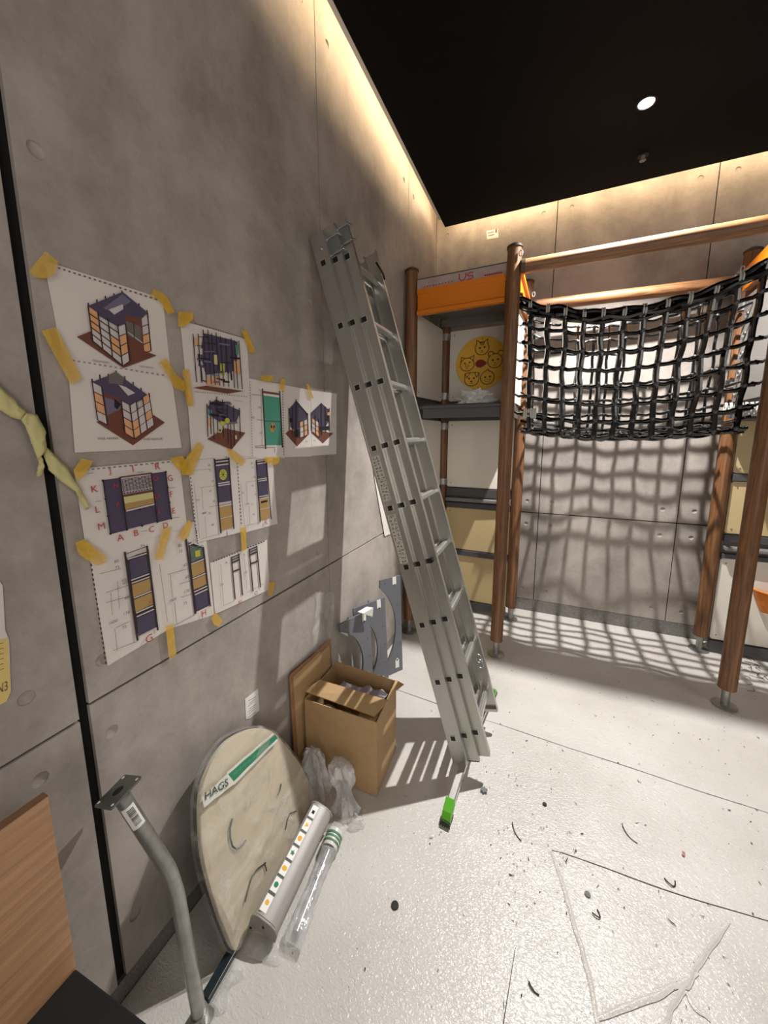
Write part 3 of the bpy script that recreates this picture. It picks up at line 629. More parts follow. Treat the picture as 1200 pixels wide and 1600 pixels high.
for s in rows[1:]:
    for u in us: mb.ball(netpt(u, s)-Y*(0.010 if s < .4 else 0), 0.0135 if s < .4 else 0.012, None, 8, 5)
o = part(mb, 'knots', KNOT, t, smooth=True); o['kind'] = 'stuff'
# gathered top edge: four strands wrapped at every mesh column
for k, (s_, dz) in enumerate(((0.345, -.012), (0.375, .006), (0.39, -.014), (0.42, -.008), (0.435, .012), (0.475, .004), (0.53, .010))):
    pts = [netpt(-0.02+1.04*q/60, s_)+V((0, 0.008*math.sin(q*.5+k*2), dz+0.006*math.sin(q*.63+k*1.7))) for q in range(61)]
    mb = MB(); mb.tube(pts, 0.0085, 7); part(mb, 'slack_rope', ROPE, t, smooth=True)
for k, (dy, dz, r) in enumerate(((-0.018, 0.012, 0.016), (0.016, 0.014, 0.016), (-0.010, -0.020, 0.018), (0.018, -0.018, 0.017), (0.0, -0.040, 0.013))):
    pts = [netpt(-0.03+1.06*q/60, 0)+V((0, dy+0.004*math.sin(q*.9+k), dz+0.006*math.sin(q*.7+k*2))) for q in range(61)]
    mb = MB(); mb.tube(pts, r, 8); part(mb, 'edge_strand', ROPE, t, smooth=True)
for u in us:
    c = netpt(u, 0); mb = MB()
    for dx in (-0.006, 0.006): mb.tube([c+V((dx, 0.034*math.cos(a_*PI/6), 0.031*math.sin(a_*PI/6)+0.002)) for a_ in range(13)], 0.0055, 6)
    part(mb, 'rope_whipping', mat('grey_whipping', (176, 176, 172), 0.4), t, smooth=True)
# short tails and shackles to the side panels
for s in rows[1:7]:
    for u, xx, du in ((0.0, 0.790, -1), (1.0, 2.092, 1)):
        p = netpt(u, s); q = V((xx, 2.76, p.z+0.02)); mb = MB(); mb.tube([p, p.lerp(q, .5)-Z*.01, q], [0.010, 0.0095, 0.006], 7); part(mb, 'tie_rope', ROPE, t, smooth=True)
for s in rows[13:19]:
    for u, xx in ((0.0, 0.806), (1.0, 2.122)):
        p = netpt(u, s); q = V((xx, 3.12, p.z+0.02)); mb = MB(); mb.tube([p, p.lerp(q, .5)-Z*.01, q], [0.010, 0.0095, 0.006], 7); part(mb, 'tie_rope', ROPE, t, smooth=True)
for u, xx, yy in ((0.0, 0.800, 2.650), (1.0, 2.046, 2.652)):
    p = netpt(u, 0); mb = MB(); mb.tube([p, p.lerp(V((xx, yy, p.z+.05)), .6), V((xx, yy, p.z+.05))], [0.02, 0.016, 0.012], 8); part(mb, 'corner_tie', ROPE, t, smooth=True)

# ------------------------------------------------------------------ ladder
P8 = V((0.699, 1.522, 0.205)); D = V((-0.279, -0.013, 0.960)).normalized(); E_ = V((0, 1, 0)); E_ = (E_-D*E_.dot(D)).normalized(); N_ = E_.cross(D).normalized()
t = empty('extension_ladder', (0.74, 1.73, 0), 'three-section aluminium extension ladder leaning against the left wall', 'ladder')
def lp(d, e, n): return P8+D*d+E_*e+N_*n
SW = 0.0215
sec = [(0.0, 0.417, 0.0, -0.128, 2.368), (0.0235, 0.3935, 0.050, -0.126, 2.384), (0.047, 0.370, 0.0985, -0.114, 2.388)]
def stile(e, inn, nc, d0, d1):   # inn = +1 when the channel opens towards +e
    n0, n1 = nc-0.034, nc+0.038; q = 0.003; f_ = SW*inn
    pr = [(0, n0), (f_, n0), (f_, n0+q), (q*inn, n0+q*2), (q*inn, n1-q*2), (f_, n1-q), (f_, n1), (0, n1)]
    # slight raised lips on the outer face edges
    pr += [(-0.0012*inn, n1-0.001), (-0.0012*inn, n1-0.008), (0, n1-0.009), (0, n0+0.009), (-0.0012*inn, n0+0.008), (-0.0012*inn, n0+0.001)]
    mb = MB(); mb.frame(P8, E_, N_, D, [(e+a, b) for a, b in pr], d0, d1); return mb
def sq(mb, c, h, thick, out, mt=None):   # small square block on the stile's outer face
    mb.frame(c, D, N_, E_*out, [(-h, -h), (h, -h), (h, h), (-h, h)], 0, thick, mt)
for (e0, e1, nc, d0, d1) in sec:
    part(stile(e0, 1, nc, d0, d1), 'stile', ALU, t); part(stile(e1, -1, nc, d0, d1), 'stile', ALU, t)
    for k in range(9):
        c = lp(0.2800*(8-k) if False else 0.28*k, 0, nc); mb = MB()
        prof = [(-.013, -.010), (-.008, -.015), (.008, -.015), (.013, -.010), (.015, -.004), (.0135, 0), (.015, .004), (.013, .010), (.008, .015), (-.008, .015), (-.013, .010), (-.0115, .004), (-.013, 0), (-.0115, -.004)]
        mb.frame(c, D, N_, E_, [(a*1.0, b_*1.0) for a, b_ in prof], e0+0.003, e1-0.003); rg = part(mb, 'rung', ALUF, t)
        for ee, out in ((e0, -1), (e1, 1)):
            mb = MB(); cc = c+E_*ee; sq(mb, cc, 0.0150, 0.0016, out, ALUF); sq(mb, cc+E_*out*0.0016, 0.0112, 0.0012, out, BLK); sub(mb, 'rung_plug', None, rg)
# warning stickers on the outermost stile
STK = mat('sticker_silver', (196, 194, 182), 0.45)
INKD = mat('sticker_ink', (84, 82, 78), 0.7)
for d0, d1 in ((0.28*4+0.035, 0.28*5-0.035), (0.28*3+0.018, 0.28*4-0.030)):
    mb = MB(); mb.frame(P8-E_*0.0004, D, N_, -E_, [(d0, -.024), (d1, -.024), (d1, .016), (d0, .016)], 0, 0.0006); st = part(mb, 'sticker', STK, t)
    mb = MB(); random.seed(int(d0*100)); n = 13
    for i in range(n):
        dd = d0+0.010+(d1-d0-0.02)*i/(n-1)
        for col_ in (-0.012, 0.005):
            for k in range(4):
                aa, bb = random.uniform(-.005, .005), random.uniform(-.006, .006); h1, h2 = random.choice(((.004, .0009), (.0009, .005), (.0022, .002))); q = P8-E_*0.0012+D*(dd+aa)+N_*(col_+bb)
                mb.frame(q, D, N_, -E_, [(-h1, -h2), (h1, -h2), (h1, h2), (-h1, h2)], 0, 0.0002)
    sub(mb, 'pictograms', INKD, st)
# guide brackets and hooks at the top
for (ei, nc, dd) in ((0.0235, 0.050, 2.296), (0.047, 0.0985, 2.325)):
    mb = MB(); mb.frame(P8, D, N_, -E_, [(dd-0.035, nc-0.040), (dd+0.035, nc-0.040), (dd+0.035, nc+0.042), (dd-0.035, nc+0.042)], -ei+0.0015, -ei+0.0045); part(mb, 'guide_bracket', mat('zinc_plate', (150, 156, 156), 0.35, 0.8), t, bevel=0.001)
    mb = MB()
    for s_ in (-0.035, 0.035):
        mb.tube([lp(dd+s_, ei-0.004, nc-0.034), lp(dd+s_, ei-0.009, nc+0.01), lp(dd+s_, ei-0.008, nc+0.044), lp(dd+s_*.9, ei+0.012, nc+0.052)], 0.0045, 7)
    part(mb, 'bracket_hook', CHROME, t, smooth=True)
mb = MB(); mb.tube([lp(2.30, -0.001, 0.006), lp(2.30, -0.006, 0.006)], 0.006, 8); part(mb, 'bolt', CHROME, t)
mb = MB(); mb.tube([lp(2.30, 0.30, 0.14), lp(2.24, 0.315, 0.155), lp(2.22, 0.33, 0.15)], 0.005, 7); part(mb, 'top_hook', BLK, t, smooth=True)
for e0, e1, nc, d0, d1 in sec[1:]:
    for ee in (e0, e1-SW):
        mb = MB(); mb.frame(P8, E_, N_, D, [(ee+0.001, nc-0.033), (ee+SW-0.001, nc-0.033), (ee+SW-0.001, nc+0.037), (ee+0.001, nc+0.037)], d0-0.008, d0+0.01); part(mb, 'end_cap', BLK if nc < .06 else ALU, t, bevel=0.002)
# brass hooks near the bottom right
for dd in (0.17, 0.20):
    mb = MB(); c = lp(dd, 0.33, 0.118); mb.tube([c+D*0.02*math.cos(a_*.7)+N_*0.014*math.sin(a_*.7)-E_*.006*a_*.2 for a_ in range(8)], 0.004, 7); part(mb, 'locking_hook', CHROME, t, smooth=True)
mb = MB(); mb.tube([lp(0.843, 0.045, 0.112), lp(0.843, 0.028, 0.112)], 0.011, 12); part(mb, 'locking_knob', BLK, t)
# stabiliser bar with green feet
A0 = V((0.729, 1.305, 0.035)); B0 = V((0.802, 2.165, 0.035))
cc = lp(-0.128, 0.2, 0.0)
pts = []
for i in range(17):
    k = i/16; p = A0.lerp(B0, k); h = 0.035+0.055*min(1, math.sin(PI*k)**0.8*1.1); p.z = h; pts.append(p)
mb = MB(); mb.tube(pts, 1, 4, prof=[(-.011, .017), (-.011, -.017), (.008, -.017), (.011, -.012), (.011, .012), (.008, .017)], upv=(0, 0, 1)); part(mb, 'stabiliser_bar', ALUF, t)
for e0, e1 in ((0.0, 1), (0.417, -1)):
    mb = MB(); mb.frame(P8, D, N_, E_*e1, [(-0.155, -0.012), (-0.120, -0.030), (-0.075, -0.030), (-0.075, 0.030), (-0.120, 0.030), (-0.165, 0.014), (-0.172, 0.0)], e0*e1+0.004, e0*e1+0.016); part(mb, 'stile_bracket', ALU, t, bevel=0.002)
for c, s_ in ((A0, -1), (B0, 1)):
    dl = (B0-A0).normalized()*s_; sd = V((-dl.y, dl.x, 0)); o_ = V((c.x, c.y, 0))
    mb = MB(); mb.frame(o_, dl, Z, sd, [(-0.050, 0.046), (-0.02, 0.024), (0.014, 0.014), (0.018, 0.030), (0.002, 0.054), (-0.044, 0.078)], -0.0195, 0.0195); part(mb, 'green_foot', GREEN, t, bevel=0.003)
    mb = MB(); mb.frame(o_, dl, Z, sd, [(-0.030, 0.001), (0.018, 0.001), (0.028, 0.012), (0.024, 0.026), (-0.016, 0.030), (-0.034, 0.016)], -0.0189, 0.0189); rf = part(mb, 'rubber_sole', mat('dark_green_rubber', (14, 42, 14), 0.6), t, bevel=0.002)
    mb = MB()
    for i in range(3):
        for j in range(5):
            q = o_+dl*(0.0235+0.0022*(1-abs(i-1)))+Z*(0.006+i*0.006)+sd*(-0.02+j*0.01); mb.tube([q, q+dl*0.002], 0.0022, 6)
    sub(mb, 'sole_studs', BLK, rf)

# ------------------------------------------------------------------ cardboard box
t = empty('cardboard_box', (0.22, 1.42, 0), 'open brown cardboard box on the floor between the wall and the ladder', 'box')
A, B_, C_, D_ = V((0.415, 1.287, 0)), V((0.393, 1.568, 0)), V((0.030, 1.575, 0)), V((0.040, 1.283, 0))
H = 0.372
def cwall(p, q, z0, z1, nm='side_wall', th=0.004, skew=0):
    d = (q-p).normalized(); n_ = V((-d.y, d.x, 0)); mb = MB(); mb.frame(p, d, Z, n_, [(0, z0), ((q-p).length, z0), ((q-p).length, z1+skew), (0, z1)], 0, th); return part(mb, nm, CARD, t)
# front wall bulges a little
cwall(D_, A, 0.001, H, skew=0.002); cwall(A, B_, 0.001, H, skew=0.012); cwall(B_, C_, 0.001, H+0.012, skew=0.008); cwall(C_, D_, 0.001, H+.008, skew=-0.006)
mb = MB(); mb.add([A, B_, C_, D_], [[0, 1, 2, 3]]); mb.v = [(x, y, 0.003) for x, y, z in mb.v]; part(mb, 'bottom', CARD, t)
mb = MB(); p = [onz(474, 1079, .385), onz(500, 1062, .40), onz(607, 1094, .405), onz(585, 1119, .372)]
vs_ = p+[q-Z*0.004 for q in p]; mb.add(vs_, [[0, 1, 2, 3], [4, 5, 6, 7], [0, 1, 5, 4], [1, 2, 6, 5], [2, 3, 7, 6], [3, 0, 4, 7]]); tag(part(mb, 'loose_flap', CARD, t), 'folded flap lying across the opening')
p = [V((0.396, 1.40, H-0.010)), V((0.402, 1.30, H-0.004)), V((0.300, 1.30, H-0.035)), V((0.296, 1.40, H-0.045))]
mb = MB(); mb.add(p+[q-Z*.003 for q in p], [[0, 1, 2, 3], [7, 6, 5, 4], [0, 1, 5, 4], [1, 2, 6, 5], [2, 3, 7, 6], [3, 0, 4, 7]]); part(mb, 'flap', CARD, t)
mb = MB(); p = [V((0.392, 1.572, H+.012)), V((0.40, 1.50, H+.006)), V((0.418, 1.515, H+.003)), V((0.432, 1.575, H-.002))]; mb.add(p+[q-Z*.003 for q in p], [[0, 1, 2, 3], [7, 6, 5, 4], [0, 1, 5, 4], [1, 2, 6, 5], [2, 3, 7, 6], [3, 0, 4, 7]]); tag(part(mb, 'torn_flap', CARD, t), 'narrow flap sticking out to the right')
mb = MB(); a_, b2 = V((0.06, 1.2805, 0.30)), V((0.4, 1.2835, 0.30))
# crumpled lilac paper inside
random.seed(11); mb = MB(); vs_ = []; nn = 7
for i in range(nn+1):
    for j in range(nn+1):
        x = 0.10+0.265*i/nn; y = 1.42+0.125*j/nn; z = 0.318+0.05*noise.noise(V((i*.75+.3, j*.8+.2, 3)))+random.uniform(-.012, .012); vs_.append((x, y, z))
mb.add(vs_, [[i*(nn+1)+j, (i+1)*(nn+1)+j, (i+1)*(nn+1)+j+1, i*(nn+1)+j+1] for i in range(nn) for j in range(nn)])
o = mb.build('packing_paper', LILAC); tag(o, 'crumpled lilac packing paper inside the open box', 'paper'); o.modifiers.new('s', 'SOLIDIFY').thickness = 0.001
mb = MB(); vs_ = []
for i in range(9):
    for j in range(5): vs_.append((0.06+0.2*i/8, 1.295+0.05*j/4, 0.325+0.02*noise.noise(V((i*.8, j*.9, 5)))))
mb.add(vs_, [[i*5+j, (i+1)*5+j, (i+1)*5+j+1, i*5+j+1] for i in range(8) for j in range(4)]); o = mb.build('clear_wrap', FILM2); tag(o, 'clear wrap in the front gap of the open box', 'plastic wrap')
# flat cardboard behind the box
t = empty('flat_cardboard', (0.02, 1.4, 0), 'flattened brown carton standing between the box and the left wall', 'cardboard')
mb = MB(); U_ = V((-0.008, 0, 0.52)).normalized(); o_ = V((0.015, 1.218, 0.001)); nn_ = Y.cross(U_)
mb.frame(o_, Y, U_, nn_, [(0, 0), (0.345, 0), (0.345, 0.525), (0.255, 0.528), (0.25, 0.520), (0.012, 0.530), (0, 0.516)], 0, 0.007); part(mb, 'board', CARD2, t, bevel=0.002)
mb = MB(); mb.frame(o_+nn_*0.0072, Y, U_, nn_, [(0.02, 0.10), (0.325, 0.10), (0.325, 0.50), (0.24, 0.50), (0.235, 0.512), (0.02, 0.512)], 0, 0.003); part(mb, 'front_layer', CARD, t)

# ------------------------------------------------------------------ anthracite plates
def cut_plate(o_, hz, lean, Wd, Hh, dep, lab, z0=0.0):
    t = empty('cutout_plate', o_, lab, 'metal plate', 'anthracite plates behind the cardboard box')
    hz = V(hz).normalized(); nr = V((-hz.y, hz.x, 0)); 
    if nr.x < 0: nr = -nr
    U_ = (Z*math.cos(lean)-nr*math.sin(lean)).normalized(); nn_ = hz.cross(U_)
    if nn_.x < 0: nn_ = -nn_
    ch = Hh*0.42; R_ = (ch*ch+dep*dep)/(2*dep); cx_ = Wd-dep+R_; a = math.asin(ch/R_); pl = [(0, 0), (Wd, 0)]
    arc = [(cx_-R_*math.cos(-a+2*a*k/24), Hh/2+R_*math.sin(-a+2*a*k/24)) for k in range(25)]
    pl = [(0, 0), (Wd, 0)]+[(x, y) for x, y in arc]+[(Wd, Hh), (0, Hh)]
    # quads between the right edge and the arc so that the concave outline stays clean
    mb = MB(); ys = [0.0]+[q[1] for q in arc]+[Hh]; xs = [Wd]+[q[0] for q in arc]+[Wd]; n = len(ys); vs_ = []
    for d_ in (0.0, 0.012):
        for y, x in zip(ys, xs): vs_ += [o_+hz*0+U_*y+nn_*d_, o_+hz*x+U_*y+nn_*d_]
    fs = []
    for i in range(n-1):
        a_ = 2*i; fs += [[a_, a_+1, a_+3, a_+2], [2*n+a_, 2*n+a_+2, 2*n+a_+3, 2*n+a_+1], [a_+1, 2*n+a_+1, 2*n+a_+3, a_+3], [a_, a_+2, 2*n+a_+2, 2*n+a_]]
    fs += [[0, 2*n, 2*n+1, 1], [2*n-2, 2*n-1, 4*n-1, 4*n-2]]
    mb.add(vs_, fs); part(mb, 'plate', PLATE, t)
    mb = MB(); mb.frame(o_+nn_*0.0122, hz, U_, nn_, [(0.035, Hh), (0.065, Hh), (0.065, Hh-0.05), (0.05, Hh-0.062), (0.035, Hh-0.05)], 0, 0.0006); part(mb, 'white_marking', WHT, t); mb = MB(); mb.frame(o_+nn_*0.0122, hz, U_, nn_, [(0.03, 0.03), (0.06, 0.03), (0.06, 0.085), (0.045, 0.10), (0.03, 0.085)], 0, 0.0006); part(mb, 'white_marking', WHT, t)
    mb = MB()
    for hx, hy in ((0.05, Hh-0.055), (0.045, 0.085), (0.02, Hh*.3), (0.02, Hh*.5), (0.03, Hh*.7), (Wd-0.04, Hh-0.03), (Wd-0.04, 0.03)): c = o_+hz*hx+U_*hy+nn_*0.0128; mb.tube([c, c+nn_*0.0008], 0.006 if hx > .04 and hx < .06 else 0.003, 8)
    part(mb, 'bolt_hole', BLK, t); return t
cut_plate(V((0.182, 2.195, 0.002)), (-0.50, -0.80, 0), 0.05, 0.165, 0.675, 0.118, 'tallest anthracite plate with a round cut-out, nearest the ladder')
cut_plate(V((0.168, 1.985, 0.002)), (-0.42, -0.86, 0), 0.07, 0.24, 0.600, 0.165, 'middle anthracite plate with a round cut-out, white film on its top corner')
cut_plate(V((0.120, 1.860, 0.002)), (-0.30, -0.95, 0), 0.06, 0.24, 0.570, 0.165, 'anthracite cut-out plate nearest the wall behind the box')
mb = MB(); p = [V((0.098, 1.83, 0.607)), V((0.075, 1.76, 0.602)), V((0.11, 1.76, 0.598)), V((0.135, 1.84, 0.603)), V((0.135, 1.86, 0.540)), V((0.12, 1.83, 0.54))]; mb.add(p, [[0, 1, 2, 3]])
mb.add([p[3]+V((.002, 0, 0)), p[2]+V((.002, 0, 0)), V((0.122, 1.80, .57)), V((0.132, 1.84, .545))], [[0, 1, 2, 3]]); o = mb.build('torn_film', WHT); tag(o, 'torn white film on the top corner of the middle plate', 'film'); o.modifiers.new('s', 'SOLIDIFY').thickness = 0.001

# ------------------------------------------------------------------ wrapped round disc
DLE, DYW = 0.24, -0.13
hz = V((math.sin(DYW), math.cos(DYW), 0)); out = V((math.cos(DYW), -math.sin(DYW), 0)); Ud = (Z*math.cos(DLE)-out*math.sin(DLE)).normalized(); Nd = (out*math.cos(DLE)+Z*math.sin(DLE)).normalized()
pD = V((0.235, 0.647, 0.006))
def _hit(px, py): d = ray(px, py); return CAM+d*((pD-CAM).dot(Nd)/d.dot(Nd))
_o = [_hit(*q) for q in ((372, 1494), (354, 1461), (334, 1407), (319, 1350), (313.5, 1300), (314, 1243), (328, 1197), (354, 1158), (385, 1140), (408, 1136), (430, 1144), (454, 1171), (474, 1199), (490, 1235), (503, 1280), (506, 1325), (497, 1370), (474, 1415), (440, 1458), (405, 1487))]
_o = [q if q.z > 0.012 else q+Ud*((0.012-q.z)/Ud.z) for q in _o]
cD = sum(_o, V())/len(_o)
OUT = []
for i in range(len(_o)):
    a, b_, c_, d_ = _o[i-1], _o[i], _o[(i+1) % len(_o)], _o[(i+2) % len(_o)]
    for k in range(5):
        q = k/5; OUT.append((b_*2+(c_-a)*q+(a*2-b_*5+c_*4-d_)*q*q+(b_*3-a-c_*3+d_)*q*q*q)*0.5)
OUT = [((q-cD).dot(hz), (q-cD).dot(Ud)) for q in OUT]
t = empty('round_tabletop', cD, 'round pale wooden disc wrapped in clear film leaning against the left wall', 'wooden disc')
mb = MB(); mb.frame(cD, hz, Ud, Nd, [(a*.985, b_*.985) for a, b_ in OUT], -0.020, -0.002); part(mb, 'disc', BIRCH, t, bevel=0.002)
mb = MB(); mb.frame(cD, hz, Ud, Nd, [(a*.99, b_*.99) for a, b_ in OUT], -0.030, -0.0205); tag(part(mb, 'dark_backing', BLK, t), 'black rim behind the disc')
def dpt(a, b_, n=0.0): return cD+hz*a+Ud*b_+Nd*n
mb = MB(); vs_ = []; nr, na = 22, len(OUT)
for i in range(nr+1):
    for k in range(na):
        x, y = OUT[k][0]*i/nr, OUT[k][1]*i/nr; w_ = 0.010*abs(noise.noise(V((x*7+y*6, y*9-x*3, 1))))+0.016*max(0, noise.noise(V((x*4-y*13, y*4, 6))))+0.010*max(0, noise.noise(V((x*16+y*5, y*6-x*5, 2)))); ex = 1.012+0.02*noise.noise(V((x*16, y*16, 7)))*(i/nr)
        vs_.append(dpt(x*ex, y*ex, 0.002+w_*(1 if i < nr else -1.0)))
mb.add(vs_, [[i*na+k, i*na+(k+1) % na, (i+1)*na+(k+1) % na, (i+1)*na+k] for i in range(nr) for k in range(na)]); o = part(mb, 'film_wrap', FILM, t)
ex_ = [dpt(a*1.012, b_*1.012, z_) for z_ in (0.0, -0.036) for a, b_ in OUT]
mb = MB(); mb.add([q+Nd*0.002*noise.noise(q*30) for q in ex_], [[k, (k+1) % na, na+(k+1) % na, na+k] for k in range(na)]); part(mb, 'film_edge', FILM, t)
def ondisc(px, py, off=0.004):
    d = ray(px, py); o_ = cD+Nd*off; return CAM+d*((o_-CAM).dot(Nd)/d.dot(Nd))
def Z6(x, y): return (290+x/3.9024, 1120+y/3.9024)
# hooks lying under the film
for pts, r_, lab in (([(285, 620), (270, 680), (272, 740), (285, 790), (310, 808), (340, 790), (368, 752)], 0.0042, 'curved dark hook'), ([(582, 408), (575, 450), (562, 480)], 0.0035, 'short dark pin'), ([(675, 575), (635, 590), (620, 630), (608, 690)], 0.0028, 'bent dark rod'), ([(490, 890), (440, 925), (405, 970), (385, 1040), (362, 1130)], 0.0030, 'long bent dark rod'), ([(480, 890), (495, 940)], 0.003, None)):
    P = [ondisc(*Z6(*q), 0.004) for q in pts]; Q = []
    for i in range(len(P)-1): Q += [P[i], P[i].lerp(P[i+1], .5)]
    Q.append(P[-1]); mb = MB(); mb.tube(Q, r_*.68, 7); o = part(mb, 'dark_rod', mat('dark_rod', (70, 72, 70), 0.4, 0.3), t, smooth=True)
    if lab: o['label'] = lab
# green and white tape band
TG = mat('green_tape', (46, 128, 92), 0.35); TW = mat('white_tape', (212, 212, 204), 0.35)
def band(p0, p1, p2, p3, m_, nm, off):
    A_ = [ondisc(*Z6(*q), off) for q in (p0, p1, p2, p3)]; mb = MB(); n = 14; vs_ = []
    for i in range(n+1):
        for a, b_ in ((A_[0], A_[1]), (A_[3], A_[2])): vs_.append(a.lerp(b_, i/n)+Nd*0.0012*math.sin(i*1.1))
    mb.add(vs_, [[2*i, 2*i+2, 2*i+3, 2*i+1] for i in range(n)]); return part(mb, nm, m_, t)
tape_o = band((100, 492), (255, 345), (300, 405), (112, 555), TW, 'tape_end', 0.015)
band((258, 350), (545, 108), (562, 130), (290, 400), TG, 'green_tape', 0.015)
band((250, 338), (530, 100), (536, 107), (258, 352), TW, 'tape_edge', 0.0155); band((285, 402), (555, 135), (562, 145), (296, 415), TW, 'tape_edge', 0.0155)
mb = MB(); FD = mat('faint_print', (120, 170, 150), 0.5)
for i in range(26):
    a = ondisc(*Z6(290+i*9, 352-i*7.6), 0.0165); b_ = ondisc(*Z6(295+i*9, 352-i*7.6-4), 0.0165); c_ = (b_-a)*0.6; s_ = Nd.cross(c_).normalized()*0.0016*(1+(i % 3)); mb.add([a-s_, a+c_-s_, a+c_+s_, a+s_], [[0, 1, 2, 3]])
part(mb, 'small_print', FD, t)

# ---- lettering helper
_tc = {}
def text_geo(s, bold=False):
    if s in _tc: return _tc[s]
    cu = bpy.data.curves.new('txt', 'FONT'); cu.body = s; cu.size = 1.0; cu.resolution_u = 3; ob = bpy.data.objects.new('txt', cu); COL.objects.link(ob)
    dg = bpy.context.evaluated_depsgraph_get(); me = bpy.data.meshes.new_from_object(ob.evaluated_get(dg))
    vs_ = [v_.co.copy() for v_ in me.vertices]; fs = [list(p.vertices) for p in me.polygons]; bpy.data.objects.remove(ob); bpy.data.curves.remove(cu); bpy.data.meshes.remove(me)
    x0 = min(v_.x for v_ in vs_); x1 = max(v_.x for v_ in vs_); y0 = min(v_.y for v_ in vs_); y1 = max(v_.y for v_ in vs_)
    _tc[s] = ([(v_.x-x0, v_.y-y0) for v_ in vs_], fs, x1-x0, y1-y0); return _tc[s]
def put_text(mb, s, o_, ax, ay, wd=None, ht=None, mt=None):
    vs_, fs, W_, H_ = text_geo(s); kx = (wd/W_) if wd else None; ky = (ht/H_) if ht else kx; kx = kx if kx else ky
    mb.add([o_+ax*(x*kx)+ay*(y*ky) for x, y in vs_], fs, mt)
def word_quad(mb, s, bl_, br_, tl_, mt=None):   # map the word into a parallelogram
    vs_, fs, W_, H_ = text_geo(s); mb.add([bl_+(br_-bl_)*(x/W_)+(tl_-bl_)*(y/H_) for x, y in vs_], fs, mt)
mb = MB(); word_quad(mb, 'HAGS', ondisc(*Z6(122, 510), 0.0185), ondisc(*Z6(262, 418), 0.0185), ondisc(*Z6(118, 462), 0.0185)); sub(mb, 'lettering', mat('ink_dark_green', (36, 58, 48), 0.6), tape_o)

# ------------------------------------------------------------------ grey play bar and its film
n0 = onz(410, 1446, 0.060); n1 = onz(501, 1268, 0.090); n0.x += 0.006; ax_ = (n1-n0).normalized(); sd = V((ax_.y, -ax_.x, 0)).normalized(); upb = sd.cross(ax_).normalized(); Lb = (n1-n0).length
ro = 0.30; sdr = sd*math.cos(ro)-upb*math.sin(ro); upr = upb*math.cos(ro)+sd*math.sin(ro)
t = empty('play_bar', n0, 'grey plastic play bar with a strip of coloured symbols lying against the disc', 'play panel')
pr = [(-0.046, -0.030)]+[(-0.046+0.0, -0.01)]+[(-0.046+0.030*(1-math.cos(k*PI/12)), 0.004+0.030*math.sin(k*PI/12)) for k in range(7)]+[(0.018, 0.034), (0.036, 0.026), (0.046, 0.010), (0.046, -0.030)]
mb = MB(); mb.frame(n0, sdr, upr, ax_, pr, 0.004, Lb); part(mb, 'housing', GREYP, t, smooth=True)
for e_, nm in ((-0.003, 'end_plate'), (Lb, 'end_plate')):
    mb = MB(); mb.frame(n0, sdr, upr, ax_, [(a*1.10, b_*1.06-0.002) for a, b_ in pr], e_, e_+0.006); ep = part(mb, nm, mat('end_grey', (148, 142, 136), 0.45), t, bevel=0.001)
mb = MB(); mb.frame(n0, sdr, upr, ax_, [(-0.050, -0.034), (-0.028, -0.034), (-0.026, -0.050), (-0.038, -0.056), (-0.052, -0.050)], -0.004, 0.0); part(mb, 'mounting_lug', GREYP, t)
mb = MB()
for a, b_ in ((-0.040, -0.044), (0.0, 0.004)): c = n0+sdr*a+upr*b_-ax_*0.0045; mb.tube([c, c-ax_*0.002], 0.004, 8)
part(mb, 'screw', BLK, t)
# symbol strip along the crest
o_ = n0+sdr*(-0.030)+upr*0.0352; sx_ = sdr*0.95+upr*0.05; so = upr
def onbar(a, l, h): return n0+sdr*(-0.030+a)+upr*(0.0350+h)+ax_*l
mb = MB(); mb.add([onbar(-0.003, .012, 0), onbar(0.021, .012, 0.0), onbar(0.021, Lb-.012, 0.0), onbar(-0.003, Lb-.012, 0)], [[0, 1, 2, 3]]); k_ = 4
mb.v += [tuple(V(q)-upr*0.004) for q in mb.v]; mb.f += [[0, 1, 5, 4], [1, 2, 6, 5], [2, 3, 7, 6], [3, 0, 4, 7]]; mb.mi += [0]*4
strip_ = part(mb, 'symbol_strip', WHT, t)
mb = MB(); ncell = 7; cl = (Lb-.024)/ncell
for i in range(1, ncell):
    l = .012+i*cl; mb = MB(); mb.add([onbar(-0.004, l-.0040, .0008), onbar(0.022, l-.0040, .0008), onbar(0.022, l+.0040, .0008), onbar(-0.004, l+.0040, .0008)], [[0, 1, 2, 3]]); sub(mb, 'black_divider', BLK, strip_)
mb = MB(); cols = [ink((238, 178, 40)), ink((30, 130, 96)), ink((238, 178, 40)), ink((30, 130, 96)), ink((240, 170, 50)), ink((242, 186, 60)), ink((20, 20, 20))]
for i in range(ncell):
    mb = MB(); l = .012+(i+.5)*cl; n = 14; pl = []
    for k in range(n):
        a = 2*PI*k/n; r_ = {0: .0075*(1 if k % 2 else .72), 1: .0075, 2: .009*(.6+.4*abs(math.cos(a))), 3: .0095*(1 if k % 3 == 0 else .5), 4: .008, 5: .0085*(.7+.3*math.cos(3*a)), 6: .008*(.5+.5*abs(math.sin(2*a)))}[i]
        pl.append(onbar(.009+r_*math.cos(a), l+r_*math.sin(a), .0012))
    mb.add(pl, [list(range(n))], cols[i]); sub(mb, 'symbol', None, strip_)
